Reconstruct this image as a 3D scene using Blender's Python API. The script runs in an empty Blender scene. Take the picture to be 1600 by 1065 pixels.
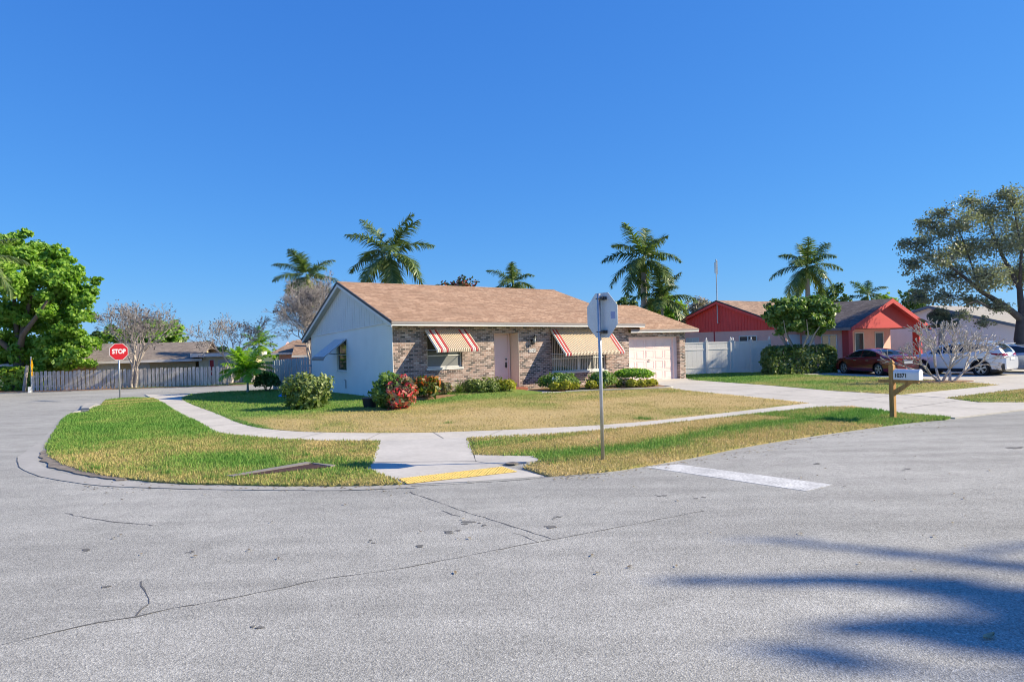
import bpy, bmesh, math, random
import numpy as np
from mathutils import Vector, Matrix
from math import radians as R, sin, cos, pi, sqrt
random.seed(7); RNG = np.random.default_rng(11)
S = bpy.context.scene; COL = S.collection

# ------------------------------------------------------------------ camera, sky, sun, exposure
F_PX, PITCH, ROLL, CAM_H = 1112.2, .0025, .0255, 2.083
cd = bpy.data.cameras.new('camera'); cam = bpy.data.objects.new('camera', cd); COL.objects.link(cam)
cd.sensor_width = 36; cd.lens = F_PX/1600*36; cd.clip_end = 3000; cd.clip_start = .05
up0 = Vector((0, -sin(PITCH), cos(PITCH))); fw = Vector((0, cos(PITCH), sin(PITCH))); xx = Vector((1, 0, 0))
rt = cos(ROLL)*xx - sin(ROLL)*up0; up = sin(ROLL)*xx + cos(ROLL)*up0
cam.matrix_world = Matrix(((rt.x, up.x, -fw.x, 0), (rt.y, up.y, -fw.y, 0), (rt.z, up.z, -fw.z, CAM_H), (0, 0, 0, 1)))
S.camera = cam
S.cycles.filter_width = 1.0
SUN_EL = R(32); SUN_AZ = Vector((.9998, .0175, 0)).normalized()
SUN = Vector((SUN_AZ.x*cos(SUN_EL), SUN_AZ.y*cos(SUN_EL), sin(SUN_EL)))
w = bpy.data.worlds.new('World'); S.world = w; w.use_nodes = True
nt = w.node_tree; bg = nt.nodes['Background']; sk = nt.nodes.new('ShaderNodeTexSky')
sk.sky_type = 'NISHITA'; sk.sun_disc = False; sk.sun_elevation = SUN_EL
sk.sun_rotation = math.atan2(SUN_AZ.x, SUN_AZ.y); sk.air_density = 1.0; sk.dust_density = 0; sk.ozone_density = 10
spx = nt.nodes.new('ShaderNodeSeparateColor'); cbx = nt.nodes.new('ShaderNodeCombineColor'); nt.links.new(sk.outputs[0], spx.inputs[0])
for i_, (gm, gain) in enumerate(((.84, .385), (.65, .80), (.38, 1.96))):     # the deep, even blue of a clear winter sky
    pw = nt.nodes.new('ShaderNodeMath'); pw.operation = 'POWER'; pw.inputs[1].default_value = gm; ml = nt.nodes.new('ShaderNodeMath'); ml.operation = 'MULTIPLY'; ml.inputs[1].default_value = gain
    nt.links.new(spx.outputs[i_], pw.inputs[0]); nt.links.new(pw.outputs[0], ml.inputs[0]); nt.links.new(ml.outputs[0], cbx.inputs[i_])
nt.links.new(cbx.outputs[0], bg.inputs[0]); bg.inputs[1].default_value = .118
sd = bpy.data.lights.new('sun', 'SUN'); sd.energy = 4.1; sd.angle = R(.6); sd.color = (1, .87, .64)
so = bpy.data.objects.new('sun', sd); COL.objects.link(so); so.rotation_euler = SUN.to_track_quat('Z', 'Y').to_euler(); so.location = (30, -5, 40)
vs = S.view_settings; vs.view_transform = 'Standard'; vs.look = 'None'; vs.gamma = 1; vs.use_curve_mapping = False; vs.exposure = 1.0

# ------------------------------------------------------------------ coordinates
AX, AY, YAW = -4.594, 27.294, .6084          # front left corner of the brick house; u runs along its front, v to its back
CY, SY = cos(YAW), sin(YAW)
def W(u, v, z=0.0): return (AX+CY*u-SY*v, AY+SY*u+CY*v, z)
def UV(p):
    x, y = p[0]-AX, p[1]-AY
    return CY*x+SY*y, -SY*x+CY*y
def G(px, py, z=0.0):                           # surveyed ground position of a spot in the photograph
    x, y = px-800, py-532.5
    u = cos(ROLL)*x-sin(ROLL)*y; v = sin(ROLL)*x+cos(ROLL)*y
    d = (u/F_PX, cos(PITCH)+sin(PITCH)*v/F_PX, sin(PITCH)-cos(PITCH)*v/F_PX)
    t = (z-CAM_H)/d[2]
    return (d[0]*t, d[1]*t, z)
def Gs(l, z=0.0): return [G(a, b)[:2]+(z,) for a, b in l]

# ------------------------------------------------------------------ objects
def tag(o, label=None, cat=None, group=None, kind=None):
    for k, v in (('label', label), ('category', cat), ('group', group), ('kind', kind)):
        if v: o[k] = v
    return o
def empty(name, loc=(0, 0, 0), rz=0.0, label=None, cat=None, group=None):
    o = bpy.data.objects.new(name, None); COL.objects.link(o); o.location = loc; o.rotation_euler = (0, 0, rz)
    o.empty_display_size = .2
    return tag(o, label, cat, group)
def link(name, me, parent=None, loc=None, rot=None):
    o = bpy.data.objects.new(name, me); COL.objects.link(o)
    if parent: o.parent = parent
    if loc: o.location = loc
    if rot: o.rotation_euler = rot
    return o
class MB:
    def __init__(s): s.v = []; s.f = []; s.at = []
    def add(s, vs, fs, a=None):
        n = len(s.v); s.v += [tuple(p) for p in vs]; s.f += [tuple(i+n for i in f) for f in fs]
        if a is not None: s.at += [a]*len(vs)
        return s
    def box(s, x0, x1, y0, y1, z0, z1):
        return s.add([(x, y, z) for z in (z0, z1) for y in (y0, y1) for x in (x0, x1)],
                     [(0, 2, 3, 1), (4, 5, 7, 6), (0, 1, 5, 4), (2, 6, 7, 3), (0, 4, 6, 2), (1, 3, 7, 5)])
    def hexa(s, p): return s.add(p, [(0, 3, 2, 1), (4, 5, 6, 7), (0, 1, 5, 4), (1, 2, 6, 5), (2, 3, 7, 6), (3, 0, 4, 7)])
    def quad(s, *p): return s.add(p, [tuple(range(len(p)))])
    def tube(s, pts, rad, n=8, cap=True):
        pts = [Vector(p) for p in pts]; k = len(pts)
        if not hasattr(rad, '__len__'): rad = [rad]*k
        rings = []; ref = None
        for i, p in enumerate(pts):
            t = (pts[min(i+1, k-1)]-pts[max(i-1, 0)]).normalized()
            if ref is None: ref = Vector((1, 0, 0)) if abs(t.x) < .8 else Vector((0, 1, 0))
            a = (ref-t*ref.dot(t)).normalized(); b = t.cross(a); ref = a
            rings.append([p+(a*cos(2*pi*j/n)+b*sin(2*pi*j/n))*rad[i] for j in range(n)])
        vs = [q for r in rings for q in r]; fs = []
        for i in range(k-1):
            for j in range(n):
                fs.append((i*n+j, i*n+(j+1) % n, (i+1)*n+(j+1) % n, (i+1)*n+j))
        if cap: fs += [tuple(range(n-1, -1, -1)), tuple((k-1)*n+j for j in range(n))]
        return s.add(vs, fs)
    def prism(s, poly, d):                      # closed outline poly (3D, planar) pushed along vector d
        n = len(poly); d = Vector(d)
        a = [Vector(p) for p in poly]; b = [p+d for p in a]
        return s.add(a+b, [tuple(range(n-1, -1, -1)), tuple(range(n, 2*n))]+[(i, (i+1) % n, n+(i+1) % n, n+i) for i in range(n)])
    def ball(s, c, r, nu=10, nv=6):
        if not hasattr(r, '__len__'): r = (r, r, r)
        vs = []; fs = []
        for i in range(nv+1):
            t = pi*i/nv
            for j in range(nu): vs.append((c[0]+r[0]*sin(t)*cos(2*pi*j/nu), c[1]+r[1]*sin(t)*sin(2*pi*j/nu), c[2]+r[2]*cos(t)))
        for i in range(nv):
            for j in range(nu): fs.append((i*nu+j, (i+1)*nu+j, (i+1)*nu+(j+1) % nu, i*nu+(j+1) % nu))
        return s.add(vs, fs)
    def build(s, name, m, parent=None, smooth=False, fix=True, loc=None, rot=None, bevel=0):
        me = bpy.data.meshes.new(name); me.from_pydata(s.v, [], s.f)
        if fix:
            bm = bmesh.new(); bm.from_mesh(me)
            bmesh.ops.remove_doubles(bm, verts=bm.verts, dist=1e-5) if smooth else None
            bmesh.ops.recalc_face_normals(bm, faces=bm.faces)
            if bevel: bmesh.ops.bevel(bm, geom=list(bm.edges), offset=bevel, segments=1, affect='EDGES', clamp_overlap=True)
            bm.to_mesh(me); bm.free()
        me.materials.append(m)
        if smooth: me.polygons.foreach_set('use_smooth', [True]*len(me.polygons))
        if s.at and len(s.at) == len(me.vertices):
            a = me.attributes.new('tint', 'FLOAT', 'POINT'); a.data.foreach_set('value', s.at)
        me.update()
        return link(name, me, parent, loc, rot)
def np_mesh(name, V, F, m, tint=None, parent=None, smooth=False, loc=None):
    """V (n,3), F (k,3 or 4) arrays -> one mesh object"""
    V = np.asarray(V, np.float32); F = np.asarray(F, np.int32); k = F.shape[1]
    me = bpy.data.meshes.new(name); me.vertices.add(len(V)); me.vertices.foreach_set('co', V.ravel())
    me.loops.add(F.size); me.loops.foreach_set('vertex_index', F.ravel())
    me.polygons.add(len(F)); me.polygons.foreach_set('loop_start', np.arange(0, F.size, k, dtype=np.int32))
    me.update(calc_edges=True)
    if smooth: me.polygons.foreach_set('use_smooth', [True]*len(F))
    if tint is not None:
        a = me.attributes.new('tint', 'FLOAT', 'POINT'); a.data.foreach_set('value', np.asarray(tint, np.float32))
    me.materials.append(m); me.update()
    return link(name, me, parent, loc)
def text_mesh(name, txt, size, m, parent, loc, rot, depth=.004, align='CENTER', sx=1.0, bold=0.0):
    c = bpy.data.curves.new(name, 'FONT'); c.body = txt; c.size = size; c.extrude = depth; c.offset = bold; c.align_x = align; c.align_y = 'CENTER'
    t = bpy.data.objects.new('tmp', c); COL.objects.link(t)
    me = bpy.data.meshes.new_from_object(t.evaluated_get(bpy.context.evaluated_depsgraph_get()))
    bpy.data.objects.remove(t); bpy.data.curves.remove(c)
    me.materials.clear(); me.materials.append(m)
    o = link(name, me, parent, loc, rot); o.scale = (sx, 1, 1)
    return o

# ------------------------------------------------------------------ materials
class NT:
    def __init__(s, name):
        s.m = bpy.data.materials.new(name); s.m.use_nodes = True; s.t = s.m.node_tree
        s.p = s.t.nodes['Principled BSDF']; s.out = s.t.nodes['Material Output']
    def n(s, t, **k):
        o = s.t.nodes.new('ShaderNode'+t)
        for a, b in k.items(): setattr(o, a, b)
        return o
    def l(s, a, b): s.t.links.new(a, b)
    def co(s, kind='Object'):
        return s.n('TexCoord').outputs[kind]
    def noise(s, vec, scale, detail=3, rough=.55, dist=0):
        o = s.n('TexNoise'); o.inputs['Scale'].default_value = scale; o.inputs['Detail'].default_value = detail
        o.inputs['Roughness'].default_value = rough; o.inputs['Distortion'].default_value = dist
        s.l(vec, o.inputs['Vector']); return o.outputs['Fac']
    def ramp(s, fac, stops, interp='LINEAR'):
        o = s.n('ValToRGB'); o.color_ramp.interpolation = interp; e = o.color_ramp.elements
        while len(e) < len(stops): e.new(.5)
        for i, (p, c) in enumerate(stops):
            e[i].position = p; e[i].color = (*c, 1) if hasattr(c, '__len__') else (c, c, c, 1)
        s.l(fac, o.inputs[0]); return o.outputs['Color']
    def mix(s, fac, a, b, mode='MIX'):
        o = s.n('MixRGB', blend_type=mode)
        for i, x in enumerate((fac, a, b)):
            if hasattr(x, 'is_linked'): s.l(x, o.inputs[i])
            elif i == 0: o.inputs[0].default_value = x
            else: o.inputs[i].default_value = (*x, 1) if hasattr(x, '__len__') else (x, x, x, 1)
        return o.outputs[0]
    def bump(s, h, strength=.3, dist=.02):
        o = s.n('Bump'); o.inputs['Strength'].default_value = strength; o.inputs['Distance'].default_value = dist
        s.l(h, o.inputs['Height']); s.l(o.outputs[0], s.p.inputs['Normal'])
    def math(s, op, a, b=0.0):
        o = s.n('Math', operation=op)
        for i, x in enumerate((a, b)):
            if hasattr(x, 'is_linked'): s.l(x, o.inputs[i])
            else: o.inputs[i].default_value = x
        return o.outputs[0]
    def scaled(s, vec, sc, loc=(0, 0, 0), rot=(0, 0, 0)):
        o = s.n('Mapping'); o.inputs['Scale'].default_value = sc; o.inputs['Location'].default_value = loc; o.inputs['Rotation'].default_value = rot
        s.l(vec, o.inputs['Vector']); return o.outputs[0]
    def base(s, c, rough=.6, metal=0, spec=None):
        if hasattr(c, 'is_linked'): s.l(c, s.p.inputs['Base Color'])
        else: s.p.inputs['Base Color'].default_value = (*c, 1)
        s.p.inputs['Roughness'].default_value = rough; s.p.inputs['Metallic'].default_value = metal
        if spec is not None: s.p.inputs['Specular IOR Level'].default_value = spec
        return s.m
def mat(name, c, rough=.6, var=.18, scale=3, metal=0, bump=0, bscale=80, stretch=(1, 1, 1), spec=None, fine=.08):
    t = NT(name); co = t.scaled(t.co(), stretch); a = t.noise(co, scale, 5, .6); f = t.noise(co, scale*14, 2)
    k = t.mix(1, t.ramp(a, [(.25, 1-var), (.75, 1+var*.5)]), t.ramp(f, [(.3, 1-fine), (.7, 1+fine)]), 'MULTIPLY')
    col = t.mix(1, c, k, 'MULTIPLY')
    if bump: t.bump(t.noise(co, bscale, 3), bump, .01)
    return t.base(col, rough, metal, spec)
def leaf_mat(name, stops, trans=.35, rough=.45):
    t = NT(name); a = t.n('Attribute', attribute_name='tint')
    c = t.ramp(a.outputs['Fac'], stops); t.base(c, rough, 0, .35)
    tr = t.n('BsdfTranslucent'); t.l(t.mix(1, c, (1.25, 1.35, .6), 'MULTIPLY'), tr.inputs[0])
    mx = t.n('MixShader'); mx.inputs[0].default_value = trans; t.l(t.p.outputs[0], mx.inputs[1]); t.l(tr.outputs[0], mx.inputs[2])
    t.l(mx.outputs[0], t.out.inputs[0]); return t.m
def glass_mat(name, c, rough=.05):
    t = NT(name); return t.base(c, rough, 0, .8)
def brick_mat(name, ax=0):
    t = NT(name); sp = t.n('SeparateXYZ'); t.l(t.co(), sp.inputs[0]); cb = t.n('CombineXYZ')
    t.l(sp.outputs[ax], cb.inputs[0]); t.l(sp.outputs[2], cb.inputs[1])
    wob = t.noise(cb.outputs[0], 9, 2); vec = t.n('VectorMath', operation='ADD'); sc = t.n('VectorMath', operation='SCALE')
    t.l(t.n('TexNoise').outputs['Color'], sc.inputs[0]); sc.inputs['Scale'].default_value = .0
    t.l(cb.outputs[0], vec.inputs[0]); t.l(sc.outputs[0], vec.inputs[1])
    b = t.n('TexBrick'); b.inputs['Scale'].default_value = 1; b.inputs['Brick Width'].default_value = .225; b.inputs['Row Height'].default_value = .079
    b.inputs['Mortar Size'].default_value = .0085; b.inputs['Mortar Smooth'].default_value = .25; b.inputs['Bias'].default_value = 0
    b.inputs['Color1'].default_value = (0, 0, 0, 1); b.inputs['Color2'].default_value = (1, 1, 1, 1); b.inputs['Mortar'].default_value = (.5, .5, .5, 1)
    t.l(vec.outputs[0], b.inputs['Vector'])
    c = t.ramp(b.outputs['Color'], [(0, (.055, .045, .043)), (.2, (.11, .08, .07)), (.34, (.24, .155, .125)), (.5, (.36, .235, .19)), (.64, (.46, .325, .275)), (.78, (.16, .115, .10)), (.9, (.40, .285, .24)), (1, (.60, .49, .44))])
    n = t.noise(t.co(), 26, 4); c = t.mix(1, c, t.ramp(n, [(.3, .72), (.7, 1.2)]), 'MULTIPLY')
    wash = t.ramp(t.noise(t.co(), 4, 4, .7), [(.5, 0), (.78, .25)]); c = t.mix(wash, c, (.5, .43, .39))
    c = t.mix(b.outputs['Fac'], c, (.60, .53, .47))
    h = t.mix(.75, n, t.math('SUBTRACT', 1, b.outputs['Fac'])); t.bump(h, .7, .012)
    return t.base(c, .85)
def shingle_mat(name, cols, ax=0, k=1.0):
    t = NT(name); sp = t.n('SeparateXYZ'); t.l(t.co(), sp.inputs[0]); cb = t.n('CombineXYZ')
    t.l(sp.outputs[ax], cb.inputs[0]); t.l(t.math('MULTIPLY', sp.outputs[2], k), cb.inputs[1])
    b = t.n('TexBrick'); b.inputs['Scale'].default_value = 1; b.inputs['Brick Width'].default_value = .31; b.inputs['Row Height'].default_value = .125
    b.inputs['Mortar Size'].default_value = .009; b.inputs['Mortar Smooth'].default_value = .3; b.offset = .37; b.squash = .7; b.squash_frequency = 3
    b.inputs['Color1'].default_value = (0, 0, 0, 1); b.inputs['Color2'].default_value = (1, 1, 1, 1); b.inputs['Mortar'].default_value = (.4, .4, .4, 1)
    t.l(cb.outputs[0], b.inputs['Vector'])
    c = t.ramp(b.outputs['Color'], [(0, cols[0]), (.5, cols[1]), (1, cols[2])])
    big = t.noise(t.scaled(t.co(), (.35, 1, 1)), 2.2, 4, .65); c = t.mix(1, c, t.ramp(big, [(.3, .82), (.7, 1.15)]), 'MULTIPLY')
    gr = t.noise(t.co(), 70, 2); c = t.mix(1, c, t.ramp(gr, [(.3, .8), (.7, 1.2)]), 'MULTIPLY')
    c = t.mix(b.outputs['Fac'], c, tuple(x*.45 for x in cols[0]))
    t.bump(t.mix(.5, gr, t.math('SUBTRACT', 1, b.outputs['Fac'])), .5, .015)
    return t.base(c, .9)
def road_mat():
    t = NT('asphalt'); co = t.co(); big = t.noise(co, .22, 5, .6); mid = t.noise(co, 2.3, 4, .6); med = t.noise(co, 30, 3, .7)
    vo = t.n('TexVoronoi'); vo.inputs['Scale'].default_value = 85; t.l(co, vo.inputs['Vector'])
    st = t.ramp(vo.outputs['Color'], [(.0, .42), (.35, .85), (.7, 1.12), (1, 1.65)])
    ed = t.ramp(vo.outputs['Distance'], [(.35, 1.08), (.8, .55)])
    c = t.ramp(big, [(.3, (.35, .347, .322)), (.5, (.40, .396, .368)), (.7, (.455, .45, .42))])
    c = t.mix(1, c, t.ramp(mid, [(.3, .9), (.7, 1.08)]), 'MULTIPLY'); c = t.mix(1, c, t.ramp(med, [(.3, .82), (.7, 1.15)]), 'MULTIPLY')
    c = t.mix(.7, c, st, 'MULTIPLY'); c = t.mix(.6, c, ed, 'MULTIPLY')
    # worn wheel tracks along the street and darker speckled wear
    uvn = t.scaled(co, (.25, 2.2, 1), rot=(0, 0, -YAW)); tr = t.noise(uvn, 1.0, 3); c = t.mix(1, c, t.ramp(tr, [(.3, .84), (.62, 1.05)]), 'MULTIPLY')
    spot = t.ramp(t.noise(co, 3.1, 3, .5), [(.73, 0), (.78, .35)]); c = t.mix(spot, c, (.08, .08, .08))
    t.bump(t.mix(.4, vo.outputs['Distance'], med), .55, .01)
    return t.base(c, .85, 0, .3)
def grass_mat(name):
    t = NT(name); a = t.n('Attribute', attribute_name='tint'); co = t.co()
    n = t.noise(co, 6, 5, .7); f = t.math('ADD', a.outputs['Fac'], t.math('MULTIPLY', t.math('SUBTRACT', n, .5), .7))
    c = t.ramp(f, [(.0, (.09, .205, .035)), (.3, (.165, .265, .055)), (.55, (.31, .31, .085)), (.8, (.46, .36, .15)), (1, (.55, .42, .20))])
    hi = t.noise(co, 60, 3, .7); c = t.mix(1, c, t.ramp(hi, [(.3, .6), (.7, 1.3)]), 'MULTIPLY')
    t.bump(hi, .8, .04); return t.base(c, .9, 0, .2)
def blade_mat(name):
    t = NT(name); a = t.n('Attribute', attribute_name='tint')
    c = t.ramp(a.outputs['Fac'], [(.0, (.13, .30, .05)), (.3, (.235, .38, .075)), (.55, (.42, .385, .135)), (.8, (.60, .475, .205)), (1, (.70, .55, .28))])
    t.base(c, .6, 0, .25); tr = t.n('BsdfTranslucent'); t.l(c, tr.inputs[0]); mx = t.n('MixShader'); mx.inputs[0].default_value = .3
    t.l(t.p.outputs[0], mx.inputs[1]); t.l(tr.outputs[0], mx.inputs[2]); t.l(mx.outputs[0], t.out.inputs[0]); return t.m
def concrete_mat(name, c, joints=None):
    t = NT(name); co = t.co(); a = t.noise(co, .7, 5, .65); b = t.noise(co, 9, 4, .6); f = t.noise(co, 120, 2)
    k = t.mix(1, t.ramp(a, [(.3, .84), (.7, 1.06)]), t.ramp(b, [(.3, .92), (.7, 1.05)]), 'MULTIPLY')
    k = t.mix(1, k, t.ramp(f, [(.3, .9), (.7, 1.08)]), 'MULTIPLY'); t.bump(f, .25, .004)
    return t.base(t.mix(1, c, k, 'MULTIPLY'), .8, 0, .3)
def wood_mat(name, c1, c2, c3, ax=(14, 14, 1.2)):
    t = NT(name); co = t.scaled(t.co(), ax); n = t.noise(co, 1.3, 5, .65); n2 = t.noise(co, 6, 3, .7)
    c = t.ramp(n, [(.3, c1), (.5, c2), (.7, c3)]); c = t.mix(1, c, t.ramp(n2, [(.3, .75), (.7, 1.2)]), 'MULTIPLY'); t.bump(n2, .4, .01)
    return t.base(c, .85)
def car_mat(name, c, metal=.3, rough=.25):
    t = NT(name); t.base(c, rough, metal); t.p.inputs['Coat Weight'].default_value = 1; t.p.inputs['Coat Roughness'].default_value = .04; return t.m
M = dict(
 asphalt=road_mat(), lawn=grass_mat('lawn'), blade=blade_mat('grass_blade'),
 walk=concrete_mat('sidewalk_concrete', (.58, .545, .48)), gutter=concrete_mat('gutter_concrete', (.40, .39, .365)), drive=concrete_mat('driveway_concrete', (.55, .52, .46)),
 ramp=concrete_mat('ramp_concrete', (.54, .515, .47)), old=concrete_mat('old_concrete', (.27, .245, .23)),
 yellowpad=mat('tactile_yellow', (.82, .57, .14), .6, .2, 4), crack=mat('crack_tar', (.12, .118, .115), .9),
 mark=mat('road_paint', (.62, .62, .60), .7, .35, 2.2, fine=.3), ymark=mat('yellow_paint', (.6, .36, .06), .6, .3),
 brick=brick_mat('brick'), brick_y=brick_mat('brick_return', 1), roof=shingle_mat('tan_shingle', ((.30, .18, .11), (.37, .23, .145), (.45, .295, .195)), 0, 2.4),
 stucco=mat('white_stucco', (.88, .85, .82), .85, .06, 1.5, bump=.25, bscale=120), siding=mat('grey_siding', (.78, .76, .73), .8, .06, 2),
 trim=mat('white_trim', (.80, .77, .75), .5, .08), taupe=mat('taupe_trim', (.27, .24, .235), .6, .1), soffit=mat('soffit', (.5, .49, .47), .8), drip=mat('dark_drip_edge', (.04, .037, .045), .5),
 pink=mat('pink_door', (.88, .68, .66), .5, .05), pinklight=mat('pale_pink_panel', (.84, .665, .635), .5, .05), cream=mat('cream_panel', (.86, .73, .60), .6, .06),
 frame=mat('window_frame', (.72, .72, .70), .45, .06), bronze=mat('dark_bronze', (.04, .04, .04), .4, .1), pane=glass_mat('window_glass', (.045, .055, .06)), shade=mat('grey_shade', (.20, .21, .215), .6, .05), blind=mat('blind', (.66, .64, .6), .6, .08),
 awn=mat('awning_cream', (.66, .545, .39), .5, .08), awnred=mat('awning_red', (.56, .06, .055), .5, .1), awnwhite=mat('awning_white', (.78, .72, .62), .5, .08), awngrey=mat('awning_grey', (.72, .72, .72), .5, .1), awnlip=mat('awning_lip', (.26, .235, .225), .6, .1),
 black=mat('black_metal', (.015, .015, .016), .4), lampglass=mat('lamp_glass', (.7, .7, .68), .2), white=mat('white_paint', (.78, .78, .78), .5, .06),
 galv=mat('galvanised', (.52, .53, .54), .38, .15, 6, metal=.55), signback=mat('sign_aluminium', (.66, .68, .67), .5, .12, 3, metal=.1), signred=mat('sign_red', (.60, .012, .02), .45, .08), signwhite=mat('sign_white', (.8, .8, .8), .45, .04), sticker=mat('sticker_blue', (.3, .35, .55), .5), signyellow=mat('sign_yellow', (.85, .44, .01), .45, .05),
 postwood=wood_mat('treated_post', (.30, .15, .05), (.43, .235, .08), (.52, .30, .11)), paint=mat('mailbox_white', (.76, .76, .76), .35, .05),
 fence=wood_mat('weathered_fence', (.27, .235, .195), (.60, .54, .465), (.80, .74, .655), (9, 9, 1.0)), greyfence=wood_mat('grey_fence', (.40, .41, .43), (.48, .49, .51), (.55, .56, .58)), vinyl=mat('white_vinyl', (.80, .78, .745), .4, .04),
 red=mat('red_siding_shade', (.92, .085, .075), .7, .08), redtrim_sun=mat('red_trim_sun', (.52, .05, .05), .6, .08), pinkwall=mat('pink_stucco', (.88, .50, .43), .85, .08, bump=.2), roofred=shingle_mat('brown_shingle', ((.23, .15, .105), (.33, .22, .15), (.4, .27, .19)), 0, 2.4), roofdark=shingle_mat('dark_shingle', ((.10, .08, .075), (.135, .11, .10), (.19, .16, .145)), 1, 2.6),  # gable red in two tones: lifted for the shaded side, deepened for the sunlit front
 teal=glass_mat('teal_glass', (.04, .09, .095)), tanwall=mat('tan_stucco', (.68, .52, .30), .85, .1), yellowwall=mat('cream_stucco', (.80, .68, .45), .85, .08), roofgrey=shingle_mat('grey_shingle', ((.19, .155, .135), (.235, .2, .17), (.28, .235, .2)), 0, 3.0), bluewhite=mat('pale_wall', (.82, .85, .86), .8, .06), bluetrim=mat('blue_trim', (.12, .19, .26), .6),
 bark=mat('bark', (.17, .135, .105), .9, .35, 6, bump=.6, bscale=25), palebark=mat('pale_bark', (.44, .385, .34), .85, .25, 5, bump=.4, bscale=30), oakbark=mat('oak_bark', (.10, .09, .085), .9, .3, 5, bump=.7, bscale=20), palmbark=mat('palm_trunk', (.40, .36, .32), .85, .25, 4, stretch=(1, 1, 6), bump=.3, bscale=10), shaft=mat('palm_crownshaft', (.16, .26, .05), .5, .15), whitebark=mat('frangipani_bark', (.50, .455, .40), .8, .2, 6),
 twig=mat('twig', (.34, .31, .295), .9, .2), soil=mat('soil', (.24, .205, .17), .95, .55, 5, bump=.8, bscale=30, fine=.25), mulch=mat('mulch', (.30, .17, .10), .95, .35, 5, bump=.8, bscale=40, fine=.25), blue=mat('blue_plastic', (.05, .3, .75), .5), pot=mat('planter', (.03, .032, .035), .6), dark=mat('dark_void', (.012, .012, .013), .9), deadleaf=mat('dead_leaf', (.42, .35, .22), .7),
 maroon=car_mat('maroon_paint', (.15, .004, .012), .0), silver=car_mat('white_car_paint', (.66, .68, .70), .1), bluesilver=car_mat('silver_blue_paint', (.34, .4, .48), .4), blackcar=car_mat('black_paint', (.012, .013, .016), .3), carglass=glass_mat('car_glass', (.012, .014, .017), .03), tyre=mat('tyre', (.018, .018, .018), .8), rim=mat('alloy', (.55, .55, .56), .3, .05, metal=.7), chrome=mat('chrome', (.75, .75, .76), .15, .02, metal=.9), lamp_red=mat('tail_lamp', (.26, .008, .012), .2, .05), cladding=mat('black_plastic', (.035, .036, .038), .6), plate=mat('number_plate', (.7, .7, .66), .5, .05),
 far=mat('far_ground', (.10, .13, .04), .95, .3, .5),
)
M['g_tree'] = leaf_mat('tree_leaves', [(0, (.085, .20, .025)), (.4, (.18, .35, .045)), (.8, (.34, .52, .085)), (1, (.5, .62, .16))], .4)
M['g_oak'] = leaf_mat('oak_leaves', [(0, (.11, .125, .085)), (.5, (.22, .24, .17)), (1, (.42, .44, .34))], .38)
M['g_dark'] = leaf_mat('dark_leaves', [(0, (.035, .075, .02)), (.5, (.075, .14, .035)), (1, (.16, .23, .06))], .25)
M['g_shrub'] = leaf_mat('shrub_leaves', [(0, (.06, .11, .022)), (.5, (.16, .22, .055)), (1, (.46, .5, .22))], .3)
M['g_mid'] = leaf_mat('round_tree_leaves', [(0, (.075, .15, .03)), (.5, (.155, .27, .055)), (1, (.38, .46, .19))], .3)
M['g_yellow'] = leaf_mat('golden_leaves', [(0, (.13, .17, .02)), (.5, (.36, .37, .04)), (1, (.65, .58, .08))], .3)
M['g_croton'] = leaf_mat('croton_leaves', [(0, (.04, .07, .015)), (.45, (.10, .17, .025)), (.6, (.3, .2, .03)), (.8, (.42, .09, .03)), (1, (.48, .25, .04))], .3)
M['g_rose'] = leaf_mat('red_leaves', [(0, (.09, .10, .05)), (.3, (.22, .24, .13)), (.5, (.42, .27, .2)), (.7, (.72, .10, .12)), (.88, (.75, .03, .06)), (1, (.85, .3, .3))], .3)
M['g_grey'] = leaf_mat('dry_twigs', [(0, (.20, .185, .16)), (.5, (.34, .31, .27)), (1, (.46, .43, .37))], .2)
M['g_seed'] = leaf_mat('seed_pods', [(0, (.055, .045, .045)), (1, (.14, .12, .11))], .1)
M['g_palm'] = leaf_mat('palm_leaflets', [(0, (.05, .10, .03)), (.5, (.13, .20, .06)), (.85, (.27, .33, .13)), (1, (.40, .38, .22))], .3, .35)
M['g_bloom'] = leaf_mat('flowering_leaves', [(0, (.04, .07, .03)), (.55, (.10, .13, .06)), (.68, (.22, .14, .1)), (.8, (.6, .05, .06)), (1, (.7, .1, .1))], .25)
M['g_young'] = leaf_mat('young_palm_leaflets', [(0, (.12, .27, .025)), (.6, (.3, .5, .05)), (1, (.55, .62, .1))], .4)
M['g_spiky'] = leaf_mat('strap_leaves', [(0, (.07, .14, .03)), (.6, (.2, .28, .08)), (1, (.42, .45, .22))], .3)
M['g_ground'] = leaf_mat('hedge_leaves', [(0, (.09, .2, .02)), (.5, (.26, .42, .05)), (1, (.55, .6, .1))], .35)

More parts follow.
